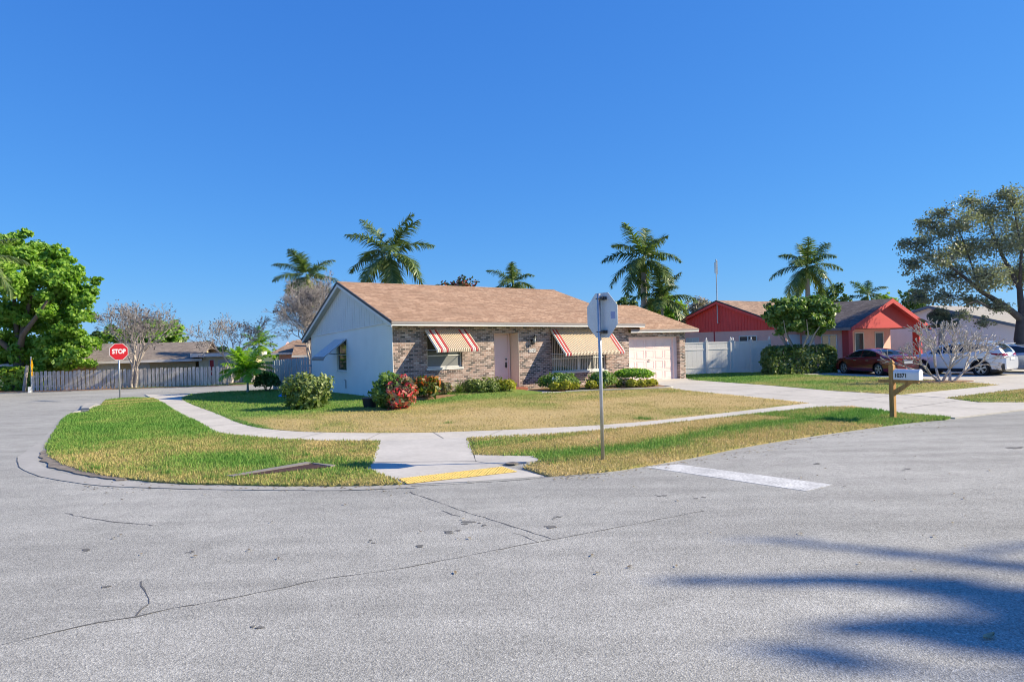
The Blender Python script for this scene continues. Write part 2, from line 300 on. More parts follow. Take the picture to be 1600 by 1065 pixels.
# ------------------------------------------------------------------ value noise, polygons
_NG = RNG.random((64, 64))
def vnoise(x, y):
    x = np.asarray(x, float); y = np.asarray(y, float); xi = np.floor(x).astype(int); yi = np.floor(y).astype(int); fx = x-xi; fy = y-yi
    fx = fx*fx*(3-2*fx); fy = fy*fy*(3-2*fy); g = lambda a, b: _NG[a % 64, b % 64]
    return (g(xi, yi)*(1-fx)+g(xi+1, yi)*fx)*(1-fy)+(g(xi, yi+1)*(1-fx)+g(xi+1, yi+1)*fx)*fy
def fbm(x, y, o=4):
    s = 0; a = .5; n = 0
    for i in range(o): s = s+a*vnoise(x*2**i+i*7.3, y*2**i+i*3.1); n += a; a *= .55
    return s/n
def inside(P, poly):
    x, y = P[:, 0], P[:, 1]; r = np.zeros(len(P), bool); n = len(poly)
    for i in range(n):
        x0, y0 = poly[i][:2]; x1, y1 = poly[(i+1) % n][:2]
        c = (y0 > y) != (y1 > y)
        with np.errstate(divide='ignore', invalid='ignore'): r ^= c & (x < (x1-x0)*(y-y0)/(y1-y0)+x0)
    return r
def seg_dist(P, line):
    d = np.full(len(P), 1e9)
    for a, b in zip(line[:-1], line[1:]):
        a = np.array(a[:2]); b = np.array(b[:2]); t = np.clip(((P-a)@(b-a))/max(1e-9, (b-a)@(b-a)), 0, 1)
        d = np.minimum(d, np.hypot(*(P-a-t[:, None]*(b-a)).T))
    return d
def smooth_line(l, k=4):
    """Catmull-Rom through the points"""
    P = [np.array(p[:2]) for p in l]; P = [2*P[0]-P[1]]+P+[2*P[-1]-P[-2]]; o = []
    for i in range(1, len(P)-2):
        a, b, c, d = P[i-1:i+3]
        for j in range(k):
            t = j/k; o.append(tuple(.5*((2*b)+(c-a)*t+(2*a-5*b+4*c-d)*t*t+(3*b-a-3*c+d)*t**3)))
    o.append(tuple(P[-2])); return o
def sheet(name, poly, z, m, kind='structure', skirt=.06, label=None, cat=None):
    """flat slab with real edges"""
    b = MB(); n = len(poly); a = [(p[0], p[1], z) for p in poly]; c = [(p[0], p[1], z-skirt) for p in poly]
    b.add(a+c, [tuple(range(n))]+[(i, n+i, n+(i+1) % n, (i+1) % n) for i in range(n)])
    return tag(b.build(name, m), label, cat, kind=kind)
def ground_h(P):
    u, v = UV((P[:, 0], P[:, 1]))
    m = np.clip((v+2.6)/1.8, 0, 1)*np.clip((u-.4)/1.6, 0, 1)*np.clip((6.2-u)/1.2, 0, 1)*(v < .6)
    return .13*m*m*(3-2*m)
def dryness(P):
    u, v = UV((P[:, 0], P[:, 1])); n = fbm(u*.55+3, v*.55); n2 = fbm(u*1.7+9, v*1.7)
    d = .62+(n-.5)*1.0+(n2-.5)*.7
    # lawn: dry in front, green by the house and the west side
    lawn = (v > -12.4) & (u > -6.7) & (u < 13)
    front = np.clip(1-np.abs(v+9)/7, 0, 1); d = np.where(lawn, .58+.34*front+(n-.5)*.7+(n2-.5)*.4, d)
    d = np.where(lawn & (v > -4.5), np.minimum(d, .30+np.clip((-2.2-v)/2.0, 0, 1)*.45+(n-.5)*.4), d)
    # verge by the corner: green tip and a green belt, tan bottom
    vl = (u < -4.6) & (v < 13) & (u < -6.5+np.clip(-v-8, 0, 3)*.9); g1 = np.clip((v+9.5)/3.5, 0, 1)*np.clip((8.0-v)/1.5, 0, 1); d2 = .74-.56*g1+(n-.5)*.65+(n2-.5)*.45
    belt = np.exp(-((u+8.6+(v+11)*.2)**2)/1.2)*np.exp(-((v+10.9)**2)/1.9); d2 = d2-.6*belt
    belt2 = np.exp(-((u+7.5)**2)/.9)*np.exp(-((v+13.2)**2)/1.2); d2 = d2-.45*belt2
    d2 = np.where(v > 8, .25+.5*np.exp(-((v-9.3)**2)/.3)+(n-.5)*.3, d2)
    d = np.where(vl, d2, d)
    vm = (v < -13.2) & (u > -5.5) & (u < 7.2); mid = np.exp(-((v+14.9-.25*np.sin(u*.9))**2)/.28); d = np.where(vm, .80-.62*mid*np.clip(.55+n, 0, 1)+(n-.5)*.5+(n2-.5)*.35, d)
    d = np.where(vm & (u > 4), d-.35, d)
    d = np.where((u > 11.5), .42+(n-.5)*.9-.25*np.clip((v+6)/3, 0, 1)+.25*np.clip((-9-v)/3, 0, 1), d)
    return np.clip(d, 0, 1)
def lawn(name, poly, z, step=.3):
    bm = bmesh.new(); vs = [bm.verts.new((p[0], p[1], 0)) for p in poly]; bm.faces.new(vs); bmesh.ops.recalc_face_normals(bm, faces=bm.faces)
    for ax in (0, 1):
        lo = min(p[ax] for p in poly); hi = max(p[ax] for p in poly); no = (1, 0, 0) if ax == 0 else (0, 1, 0); c = lo+step
        while c < hi:
            bmesh.ops.bisect_plane(bm, geom=bm.verts[:]+bm.edges[:]+bm.faces[:], plane_co=(c if ax == 0 else 0, c if ax else 0, 0), plane_no=no, dist=1e-4); c += step
    P = np.array([v.co[:] for v in bm.verts]); h = ground_h(P)+z+.014*(fbm(P[:, 0]*1.3, P[:, 1]*1.3)-.5)
    for v, q in zip(bm.verts, h): v.co.z = q
    r = bmesh.ops.extrude_edge_only(bm, edges=[e for e in bm.edges if e.is_boundary])
    for v in r['geom']:
        if isinstance(v, bmesh.types.BMVert): v.co.z -= .09
    me = bpy.data.meshes.new(name); bm.to_mesh(me); bm.free(); me.materials.append(M['lawn'])
    Q = np.array([v.co[:] for v in me.vertices]); a = me.attributes.new('tint', 'FLOAT', 'POINT'); a.data.foreach_set('value', dryness(Q).astype(np.float32))
    me.polygons.foreach_set('use_smooth', [True]*len(me.polygons))
    o = link(name, me); o['kind'] = 'structure'; return o
def blades(polys, z, dens, ln, keep=None):
    V = []; T = []
    for poly, dn in zip(polys, dens):
        A = np.array([p[:2] for p in poly]); lo = A.min(0)-.08; hi = A.max(0)+.08; n = int(np.prod(hi-lo)*dn)
        P = lo+RNG.random((n, 2))*(hi-lo); P = P[inside(P, poly) | ((seg_dist(P, list(map(tuple, A))+[tuple(A[0])]) < .02+.05*RNG.random(len(P))**3))]
        if keep is not None: P = P[keep(P)]
        dr = np.clip(dryness(np.c_[P, P[:, 0]])+RNG.normal(0, .13, len(P)), 0, 1); n = len(P)
        dens_f = fbm(P[:, 0]*2.1, P[:, 1]*2.1); L = ln*(.45+RNG.random(n)*.9)*(1.25-.6*dr)*(.7+.6*dens_f)
        a = RNG.random(n)*2*pi; t = RNG.random(n)*.9; b = RNG.random(n)*2*pi; wd = .004+.006*RNG.random(n); wd = wd*(1+np.hypot(P[:, 0], P[:, 1])/28)
        h = ground_h(np.c_[P, P[:, 0]])+z-.008
        p0 = np.c_[P[:, 0]+wd*np.cos(a), P[:, 1]+wd*np.sin(a), h]; p1 = np.c_[P[:, 0]-wd*np.cos(a), P[:, 1]-wd*np.sin(a), h]
        p2 = np.c_[P[:, 0]+L*np.sin(t)*np.cos(b), P[:, 1]+L*np.sin(t)*np.sin(b), h+L*np.cos(t)]
        V.append(np.stack([p0, p1, p2], 1).reshape(-1, 3)); T.append(np.repeat(dr, 3))
    V = np.concatenate(V); T = np.concatenate(T)
    return tag(np_mesh('grass', V, np.arange(len(V)).reshape(-1, 3), M['blade'], T), kind='stuff')

# ------------------------------------------------------------------ the ground
b = MB(); n = 48; b.add([(700*cos(2*pi*i/n), 700*sin(2*pi*i/n), -.12) for i in range(n)], [tuple(range(n))]); tag(b.build('ground', M['far']), kind='structure')
far_edge = [(-60, 50), (-30, 33.5), (-12.64, 24.9), (-9.67, 22.4), (-7.56, 21.4), (-5.37, 20.5), (-2.61, 19.0), (-.6, 18.4), (10, 17.8), (40, 17.8), (160, 17.8)]
road_poly = [W(-110, -60)[:2], W(160, -60)[:2]]+[W(*p)[:2] for p in reversed(far_edge)]+[W(-110, 50)[:2]]
sheet('road', road_poly, 0, M['asphalt'], skirt=.1)
walk_in = Gs([(299, 617), (285, 623), (296, 631), (316, 639), (340, 648), (365, 659), (390, 667), (420, 672), (470, 676), (550, 678), (640, 678), (720, 676), (860, 670), (1020, 659)])+[W(7.83, -12.46)]
walk_out = Gs([(238, 623), (250, 629), (264, 638), (284, 650), (302, 658), (320, 668), (340, 678), (390, 683.6), (440, 688), (520, 690.4), (592, 690.4), (730, 685.6), (880, 679)])+[W(6.74, -13.38)]
WI = smooth_line(walk_in); WO = smooth_line(walk_out)
sheet('sidewalk', WI+[W(7.4, -12.95)[:2]]+WO[::-1]+[G(226, 617)[:2]], .034, M['walk'])
lot = WI+[W(9.9, -5.6)[:2], W(10.9, -3.5)[:2], W(12.45, -.3)[:2], W(12.45, 4)[:2], W(17.2, 4)[:2], W(17.2, 11.6)[:2], W(-1, 11.6)[:2]]+[G(335, 613.5)[:2]]
lawn('lawn', lot, .034)
vl = smooth_line(Gs([(166, 626), (200, 622.6), (232, 623)]), 3)+WO[:40]+Gs([(592, 690.6), (581, 722), (573, 735.5), (628, 757)])
vl += smooth_line(Gs([(600, 757.6), (570, 758.6), (500, 759.2), (440, 759), (340, 757.2), (270, 755), (200, 749), (150, 741), (112, 731), (84, 718), (76, 705), (80, 690), (90, 672), (99, 658), (111, 648)]), 4)+Gs([(138, 645), (146, 638), (158, 635)])
vl = [p[:2] for p in vl]; k0 = np.array(vl)
vl = [(p[0]+.05*(random.random()-.5) if 52 < i < 110 else p[0], p[1]+.05*(random.random()-.5) if 52 < i < 110 else p[1]) for i, p in enumerate(vl)]
lawn('verge', vl, .03, .25)
vm = WO[48:]+[W(7.66, -13.87)[:2], W(6.73, -15.51)[:2], W(6.5, -17.0)[:2]]
vm += smooth_line([G(*p) for p in [(1490, 655), (1420, 661), (1300, 677), (1180, 695.5), (1090, 713.5), (1010, 728), (945, 737.5), (856, 744.5)]], 5)[1:]+Gs([(818, 732), (845, 721.5), (833, 714.6), (741.5, 712.6), (731, 686)])
vm = [p[:2] for p in vm]; lawn('verge', vm, .03, .25)
lot2 = [p[:2] for p in [W(15.5, -1), W(13.95, -6.7), W(12.6, -10.4), W(12.2, -13), W(15.67, -13.33), W(18.5, -13.5), W(19.8, -11.6), W(21.2, -8.3), W(21.9, -4.7), W(22.2, -2), W(22.2, 8), W(16.6, 8), W(16.6, -1)]]
lawn('lawn', lot2, .034)
vr = [p[:2] for p in [W(11.8, -14.6), W(10.9, -15.8), W(11.6, -16.75), W(16, -16.6), W(40, -16.6), W(40, -15.3), W(19, -15.0), W(15.16, -14.75)]]
lawn('verge', vr, .03)
drive = [p[:2] for p in [W(12.5, .32), W(12.5, -.3), W(10.9, -3.5), W(9.95, -5.6), W(7.85, -12.46), W(6.72, -13.38), W(7.66, -13.85), W(6.75, -15.5), W(6.5, -17.1), W(9.65, -17.45), W(11.6, -16.75), W(10.88, -15.82), W(11.78, -14.57), W(12.2, -13), W(12.6, -10.4), W(13.95, -6.7), W(15.5, -1), W(16.45, -.1), W(16.45, .32)]]
sheet('driveway', drive, .03, M['drive'])
sheet('sidewalk', [p[:2] for p in [W(12.2, -13.02), W(11.8, -14.55), W(15.16, -14.73), W(19, -14.98), W(45, -15.3), W(45, -13.9), W(18.5, -13.52), W(15.67, -13.35)]], .0385, M['walk'])
sheet('driveway', [p[:2] for p in [W(18.52, -13.5), W(40, -13.85), W(40, -2), W(22.2, -2), W(21.9, -4.7), W(21.2, -8.3), W(19.8, -11.6)]], .03, M['drive'])
sheet('driveway', [p[:2] for p in [W(40, -16.6), W(40, -2), W(70, -2), W(70, -16.6)]], .026, M['drive'])
lawn('yard', [p[:2] for p in [W(22.25, -1.95), W(60, -1.95), W(60, 14), W(16.7, 14), W(16.7, 8.05), W(22.25, 8.05)]], .02, 1.5)
# joints across the slabs
jb = MB()
def strip(bm, pts, wd, z, jit=0.0, taper=False):
    P = [Vector((p[0], p[1], 0)) for p in pts]; n = len(P); vs = []
    for i, p in enumerate(P):
        t = (P[min(i+1, n-1)]-P[max(i-1, 0)]).normalized(); nn = Vector((-t.y, t.x, 0)); k = wd*(1+jit*(random.random()-.5)*2)
        if taper: k *= .35+.65*sin(pi*(i+.5)/n)
        q = p+nn*jit*wd*(random.random()-.5)*2.5; vs += [(q.x+nn.x*k/2, q.y+nn.y*k/2, z), (q.x-nn.x*k/2, q.y-nn.y*k/2, z)]
    bm.add(vs, [(2*i, 2*i+1, 2*i+3, 2*i+2) for i in range(n-1)])
def wander(a, b, k=12, amp=.05):
    a = Vector(a[:2]); b = Vector(b[:2]); nn = Vector((-(b-a).y, (b-a).x)).normalized(); o = 0; r = []
    for i in range(k+1):
        o = o*.7+random.gauss(0, amp); r.append(tuple(a.lerp(b, i/k)+nn*(o if 0 < i < k else 0)))
    return r
def joint_line(a, b, wd=.012, z=.0395): strip(jb, [a, b], wd, z)
for i in range(6, len(WI)-2, 4):
    p = np.array(WI[i]); q = np.array(WO[int(np.argmin([np.hypot(*(np.array(x)-p)) for x in WO]))]); joint_line(tuple(p), tuple(q), .014)
for d in (-3.2, -6.2, -9.2, -12.9, -15.2):
    a = (d+.3)/-12.2; joint_line(W(12.5+(7.85-12.5)*min(1, a)+.05, d), W(15.5+(12.2-15.5)*min(1, a)-.1, d), .016, .0345)
joint_line(W(11.2, -3.4), W(8.9, -16.9), .016, .0345)
for i in range(8): joint_line(W(13+i*3.3, -13.2), W(13+i*3.3, -14.8), .014, .043)
tag(jb.build('sidewalk_joints', M['crack']), kind='structure')
# corner kerb of concrete between grass and asphalt
ge = Gs([(60, 715), (72, 731), (110, 742), (180, 752), (270, 757), (340, 759), (440, 760.5), (570, 760.5), (634, 757.5)]); go = Gs([(27, 715), (30, 729), (50, 740), (80, 748), (140, 757), (200, 761), (320, 764.5), (440, 766), (540, 766), (650, 762)])
sheet('kerb', smooth_line(Gs([(96, 658), (78, 682)])+ge)+smooth_line(go)[::-1]+Gs([(62, 690), (92, 660)]), .008, M['gutter'])
ck = MB(); strip(ck, smooth_line(go, 6), .011, .0085, .6)
dirt = [(p[0]+random.gauss(0, .022), p[1]+random.gauss(0, .022)) for p in smooth_line(Gs([(88, 688), (63, 711), (76, 728), (112, 738.5), (150, 746), (195, 751)]), 6)]+smooth_line(Gs([(200, 749), (150, 738), (112, 727), (88, 712), (86, 700)]), 4)
tag(sheet('soil', dirt, .02, M['soil'], skirt=.03), kind='stuff')
# kerb ramp
rp = MB(); P = lambda a, b, z: G(a, b)[:2]+(z,)
sl1 = [P(592, 690.2, .034), P(730, 685.4, .034), P(743, 722.3, .026), P(581.5, 723.6, .026)]
sl2 = [P(581.3, 724.2, .026), P(743, 722.9, .026), P(778, 727.5, .022), P(850, 744.3, .012), P(740, 752.5, .012), P(634, 757.3, .012), P(573, 735, .03)]
sl3 = [P(741.5, 712.7, .0305), P(833, 714.6, .0305), P(845.5, 721.3, .029), P(812, 724.5, .029), P(775, 727, .022), P(743.4, 722.1, .0265)]
for s_ in (sl1, sl2, sl3):
    n = len(s_); lo = [(p[0], p[1], -.03) for p in s_]; rp.add(s_+lo, [tuple(range(n))]+[(i, n+i, n+(i+1) % n, (i+1) % n) for i in range(n)])
tag(rp.build('footpath_ramp', M['ramp']), kind='structure')
strip(ck, [G(581.3, 724), G(743, 722.6)], .014, .0275)
jr = empty('tactile_paving', G(712, 744, .02), 0, 'yellow tactile warning strip with raised domes on the corner kerb ramp', 'tactile paving')
pc = [Vector(G(*p)) for p in [(622, 750), (785, 731), (808, 738.5), (636, 757.5)]]; o0 = Vector(jr.location); tb = MB()
q = [p-o0 for p in pc]; zz = [.0, .0, -.003, -.003]; tb.prism([(a.x, a.y, .004+z) for a, z in zip(q, zz)], (0, 0, .005)); tb.build('paving_slab', M['yellowpad'], jr)
db = MB()
for i in range(34):
    for j in range(7):
        s_, t_ = (i+.5)/34, (j+.5)/7; p = q[0].lerp(q[1], s_).lerp(q[3].lerp(q[2], s_), t_); z = .009-.003*t_; k = 7
        vs = [(p.x+.018*cos(2*pi*m/k), p.y+.018*sin(2*pi*m/k), z) for m in range(k)]+[(p.x+.011*cos(2*pi*m/k), p.y+.011*sin(2*pi*m/k), z+.006) for m in range(k)]
        db.add(vs, [tuple(range(k, 2*k))]+[(m, (m+1) % k, k+(m+1) % k, k+m) for m in range(k)])
db.build('domes', M['yellowpad'], jr)['kind'] = 'stuff'
mh = MB(); c = G(800, 723.2, .032); mh.tube([c, (c[0], c[1], .036)], .11, 20); tag(mh.build('valve_cover', M['soil']), 'small round rusty cover set in the slab beside the kerb ramp', 'cover')
# painted bar, cracks, stains
bp = [G(*p) for p in [(1008, 729.2), (1060, 725.2), (1302, 757), (1260, 767)]]; bb = MB(); bb.prism([(p[0], p[1], .001) for p in bp], (0, 0, .003)); tag(bb.build('stop_line', M['mark']), kind='structure')
bb = MB(); strip(bb, [W(-18.6, 3.2), W(-17.75, 5.9)], .12, .004); strip(bb, [W(-18.95, 3.3), W(-18.1, 6.0)], .12, .004); tag(bb.build('centre_line', M['ymark']), kind='structure')
def gl(l): return [G(a, b)[:2] for a, b in l]
def crack(l, wd, amp=.02):
    pts = []
    for a, b_ in zip(l[:-1], l[1:]):
        k = max(3, int(Vector(a[:2]).length and (Vector(a[:2])-Vector(b_[:2])).length/.12)); pts += wander(a, b_, k, amp)[:-1]
    strip(ck, pts+[l[-1][:2]], wd, .003, .8)
crack(gl([(-60, 1022), (0, 1007), (95, 985), (215, 962), (300, 945)]), .014, .006); crack(gl([(215, 961), (232, 935), (218, 908)]), .013, .01)
crack(gl([(300, 945), (400, 926), (500, 905), (640, 885), (770, 860)]), .009, .006); crack(gl([(770, 860), (866, 842), (1000, 817), (1100, 798)]), .009, .006)
crack(gl([(640, 768), (675, 781), (700, 790), (745, 805), (800, 822), (862, 841)]), .012, .012); crack(gl([(690, 797), (720, 806)]), .012, .02); crack(gl([(800, 832), (840, 846)]), .01, .02)
crack(gl([(636, 758.5), (700, 757), (760, 753), (850, 746), (950, 739)]), .022, .01); crack(gl([(100, 802), (180, 815), (240, 821)]), .015, .01); crack(gl([(60, 627), (95, 628)]), .05, .01)
crack(gl([(1240, 688), (1330, 676)]), .02, .02)
tag(ck.build('road_cracks', M['crack'], fix=False), kind='structure')
sb = MB()
for px, py, r in [(703, 830, .05), (735, 816, .06), (755, 818, .04), (855, 824, .06), (873, 809, .035), (655, 853, .03), (580, 847, .02), (140, 860, .04), (300, 862, .03), (170, 916, .03), (405, 980, .03), (1030, 775, .04), (1085, 776, .03), (1410, 734, .05), (1275, 725, .04), (310, 627, .08), (1590, 700, .1)]:
    for q in range(3):
        c = G(px+random.gauss(0, 5), py+random.gauss(0, 1.5)); k = 9; rr = r*random.uniform(.4, 1)
        vs = [(c[0]+rr*random.uniform(.5, 1.2)*1.4*cos(2*pi*m/k), c[1]+rr*random.uniform(.5, 1.2)*sin(2*pi*m/k), .0035+q*.0006) for m in range(k)]; sb.add(vs, [tuple(range(k))])
tag(sb.build('road_stains', mat('stain', (.15, .148, .142), .9, .3, 20)), kind='structure')
sheet('mulch', [W(*p)[:2] for p in far_edge[:10]]+[W(40, 18.5)[:2], W(10, 19.2)[:2], W(-.2, 22.2)[:2], W(-3, 23.4)[:2], W(-8, 26)[:2], W(-12, 29)[:2], W(-40, 46)[:2], W(-60, 58)[:2]], .015, M['mulch'])
nlot = [(0, 20.9), (10, 19.4), (10, 18.6), (-.4, 18.8), (-2.5, 19.5), (-5.2, 21.0), (-7.3, 22.0), (-7.0, 22.35)]
lawn('verge', [W(*p)[:2] for p in nlot], .03, .6)
drain_area = Gs([(350, 749), (476, 725.5), (528, 730.5), (516, 734.5), (440, 742), (405, 746)])
blades([vl, vm, vr, lot], .034, [1500, 1300, 450, 330], .055, lambda P: ~inside(P, drain_area) & (lambda uv: ~((uv[0] > -.1) & (uv[1] > -.05) & (uv[0] < 17)) & ~((uv[1] > -2.3) & (uv[1] < .1) & (uv[0] > 4.5) & (uv[0] < 6.4)))(UV(P.T)))
blades([lot2], .034, [260], .05)

# ------------------------------------------------------------------ the brick house (local x along its front, y to the back)
def holed_wall(name, m, parent, x0, x1, z0, z1, holes, depth=.12, y=0.0, ztop=None):
    """a wall in the x-z plane with openings that have reveals"""
    xs = sorted({x0, x1, *[h[0] for h in holes], *[h[1] for h in holes]}); zs = sorted({z0, z1, *[h[2] for h in holes], *[h[3] for h in holes]}); b = MB()
    for a, c in zip(xs[:-1], xs[1:]):
        for d, e in zip(zs[:-1], zs[1:]):
            mx, mz = (a+c)/2, (d+e)/2
            if not any(h[0] < mx < h[1] and h[2] < mz < h[3] for h in holes): b.quad((a, y, d), (c, y, d), (c, y, e), (a, y, e))
    for h in holes:
        a, c, d, e = h[:4]; dp = h[4] if len(h) > 4 else depth
        b.quad((a, y, d), (a, y, e), (a, y+dp, e), (a, y+dp, d)); b.quad((c, y, d), (c, y+dp, d), (c, y+dp, e), (c, y, e))
        b.quad((a, y, e), (c, y, e), (c, y+dp, e), (a, y+dp, e))
        if d > z0: b.quad((a, y, d), (a, y+dp, d), (c, y+dp, d), (c, y, d))
    return b.build(name, m, parent, fix=False)
def window_part(parent, x0, x1, z0, z1, y, fm, pm, cols=1, rails=(.5,), fw=.05, blinds=0, shade=None, name='window', turn=None):
    b = MB(); b.box(x0, x1, y-.02, y+.03, z0, z0+fw); b.box(x0, x1, y-.02, y+.03, z1-fw, z1); b.box(x0, x0+fw, y-.018, y+.03, z0+fw, z1-fw); b.box(x1-fw, x1, y-.018, y+.03, z0+fw, z1-fw)
    wc = (x1-x0)/cols
    for i in range(1, cols): b.box(x0+i*wc-fw*.9, x0+i*wc+fw*.9, y-.016, y+.03, z0+fw, z1-fw)
    for r in rails:
        zr = z0+(z1-z0)*r
        for i in range(cols): b.box(x0+i*wc+fw, x0+(i+1)*wc-fw, y-.014, y+.028, zr-fw*.4, zr+fw*.4)
    f = b.build(name, fm, parent); g = MB(); g.box(x0+fw*.5, x1-fw*.5, y+.008, y+.014, z0+fw*.5, z1-fw*.5); g.build('pane', pm, f)
    if blinds:
        d = MB(); k = int((x1-x0)/.105)
        for i in range(k):
            x = x0+fw+.03+(x1-x0-2*fw)*(i+.3)/k
            if random.random() < .93: d.box(x, x+random.uniform(.028, .045), y+.002, y+.006, z0+fw, z1-fw)
        d.build('blinds', M['blind'], f)
    if shade: d = MB(); d.box(x0+fw, x1-fw, y+.001, y+.006, shade[0], shade[1]); d.build('shade', M['shade'], f)
    return f
H = empty('brick_house', W(0, 0), YAW, 'low brick fronted house with tan shingle roof, striped awnings and pink door', 'house')
he = lambda x: 2.837+(2.668-2.837)*(x+.278)/(13.04+.278)          # eave sinks a touch to the east
hr = lambda x: 4.934+(4.833-4.934)*(x+.278)/(11.8+.278)
hb = lambda x: 2.383-.1*(x+.278)/13.3
RV, OE, OG, DD = 4.834, .56, .278, 9.13; FT = .17
# front wall
holed_wall('brick_wall', M['brick'], H, 0, 12.47, -.08, 2.9, [(1.5, 3.1, 1.16, 2.5), (4.68, 5.96, .15, 2.5, .7), (7.73, 11.0, .71, 2.48)])
MB().box(1.45, 3.15, -.03, .1, 1.075, 1.155).build('window_sill', M['frame'], H); MB().box(7.68, 11.05, -.03, .1, .635, .705).build('window_sill', M['frame'], H)
b = MB()
for i in range(20): b.box(1.48+i*.082, 1.48+i*.082+.07, -.012, .02, .93, 1.07)
b.build('sill_course', M['brick'], H)
f = window_part(H, 1.5, 3.1, 1.16, 2.5, .1, M['frame'], M['pane'], 1, (.36,), .055, shade=(1.2, 1.62))
f = window_part(H, 7.73, 11.0, .71, 2.48, .1, M['frame'], M['pane'], 2, (.34,), .06, blinds=1)
# entrance recess, door, step
b = MB(); b.quad((4.682, .69, .14), (5.958, .69, .14), (5.958, .69, 2.5), (4.682, .69, 2.5)); b.build('entry_wall', M['pink'], H, fix=False)
b = MB(); b.box(5.945, 5.957, .002, .688, .15, 2.499); b.build('entry_jamb', M['cream'], H)
b = MB(); b.box(4.70, 4.76, .62, .685, .16, 2.5); b.box(5.82, 5.90, .62, .685, .16, 2.5); b.box(4.76, 5.82, .62, .685, 2.42, 2.5); b.build('door_frame', M['pink'], H)
d = MB().box(4.765, 5.815, .645, .684, .175, 2.415).build('front_door', M['pink'], H, bevel=.006)
b = MB(); b.box(5.66, 5.73, .625, .644, 1.0, 1.24); b.tube([(5.70, .62, 1.08), (5.70, .585, 1.08), (5.60, .585, 1.08)], .013, 8); b.tube([(5.695, .644, 1.37), (5.695, .61, 1.37)], .033, 12); b.build('handle', M['black'], d)
b = MB(); b.box(4.69, 5.95, .003, .62, .0, .155); b.box(4.55, 6.12, -.34, .001, 0, .15); b.build('brick_step', M['brick'], H)
sm = NT('red_step_brick'); stp = mat('step_red', (.36, .12, .07), .8, .35, 9); b = MB()
for i in range(15): b.box(4.55+i*.105, 4.55+i*.105+.093, -.36, -.341, .008, .152)
for i in range(15): b.box(4.55+i*.105, 4.55+i*.105+.093, -.355, .62 if 4.7 < 4.55+i*.105 < 5.83 else -.002, .1525, .172)
b.build('step_paving', stp, H)
# lamp and numbers
L = MB().box(6.62, 6.76, -.03, -.001, 2.0, 2.2); L.tube([(6.69, -.03, 2.06), (6.69, -.1, 1.98), (6.69, -.15, 2.02), (6.69, -.16, 2.07)], .013, 6)
for i in range(6):
    a = 2*pi*i/6; a2 = 2*pi*(i+1)/6; L.tube([(6.69+.052*cos(a), -.16+.052*sin(a), 2.08), (6.69+.085*cos(a), -.16+.085*sin(a), 2.27)], .007, 4)
L.add([(6.69+.1*cos(2*pi*i/6), -.16+.1*sin(2*pi*i/6), 2.27) for i in range(6)]+[(6.69, -.16, 2.40)], [(i, (i+1) % 6, 6) for i in range(6)]+[tuple(range(5, -1, -1))]); L.tube([(6.69, -.16, 2.07), (6.69, -.16, 2.085)], .06, 6); L.ball((6.69, -.16, 2.41), .015, 6, 4)
L = L.build('wall_lamp', M['black'], H); b = MB(); b.add([(6.69+r*cos(2*pi*i/6), -.16+r*sin(2*pi*i/6), z) for r, z in ((.048, 2.087), (.078, 2.265)) for i in range(6)], [(i, (i+1) % 6, 6+(i+1) % 6, 6+i) for i in range(6)]); b.build('lamp_glass', M['lampglass'], L)
text_mesh('house_number', '10351', .21, M['white'], H, (6.66, -.012, 1.71), (pi/2, 0, 0), .008, sx=.85, bold=.004)
# west wall with siding gable
def roofline(y): return he(0)+FT+(hr(0)-he(0)-FT)*(y+OE)/(RV+OE) if y < RV else hb(0)+FT-.02+(hr(0)-hb(0)-FT+.02)*(DD+OE-y)/(DD+OE-RV)
sid = lambda y: 3.017+(2.642-3.017)*y/DD
b = MB(); wv = (4.66, 5.78, 1.02, 2.4)
ys = [0, wv[0], wv[1], DD]
for a, c in zip(ys[:-1], ys[1:]):
    segs = [(-.1, None)] if (a, c) != (wv[0], wv[1]) else [(-.1, wv[2]), (wv[3], None)]
    for z0, z1 in segs: b.quad((0, a, z0), (0, a, z1 or min(sid(a), roofline(a)-.12)), (0, c, z1 or min(sid(c), roofline(c)-.12)), (0, c, z0))
for q in ([(0, wv[0], wv[2]), (0, wv[0], wv[3]), (.1, wv[0], wv[3]), (.1, wv[0], wv[2])], [(0, wv[1], wv[2]), (.1, wv[1], wv[2]), (.1, wv[1], wv[3]), (0, wv[1], wv[3])], [(0, wv[0], wv[2]), (.1, wv[0], wv[2]), (.1, wv[1], wv[2]), (0, wv[1], wv[2])], [(0, wv[0], wv[3]), (0, wv[1], wv[3]), (.1, wv[1], wv[3]), (.1, wv[0], wv[3])]): b.quad(*q)
b.quad((12.47, 0, 0), (12.47, 0, 2.7), (12.47, DD, 2.4), (12.47, DD, 0)); b.quad((0, DD, 0), (0, DD, 2.5), (12.47, DD, 2.4), (12.47, DD, 0))
b.build('stucco_wall', M['stucco'], H)
b = MB(); k = 36
for i in range(k):
    a, c = DD*i/k+.010, DD*(i+1)/k-.010
    if a < RV < c: b.prism([(-.012, a, sid(a)), (-.012, c, sid(c)), (-.012, c, roofline(c)-.1), (-.012, RV, roofline(RV)-.1), (-.012, a, roofline(a)-.1)], (-.016, 0, 0))
    elif min(roofline(a), roofline(c))-.12 > max(sid(a), sid(c)): b.prism([(-.012, a, sid(a)), (-.012, c, sid(c)), (-.012, c, roofline(c)-.1), (-.012, a, roofline(a)-.1)], (-.016, 0, 0))
b.build('gable_siding', M['siding'], H); b = MB(); b.prism([(-.002, .3, sid(.3)-.02), (-.002, DD-.4, sid(DD-.4)-.02), (-.002, DD-.4, roofline(DD-.4)-.12), (-.002, RV, roofline(RV)-.12), (-.002, .3, roofline(.3)-.12)], (-.008, 0, 0))
b.build('siding_backing', M['taupe'], H)
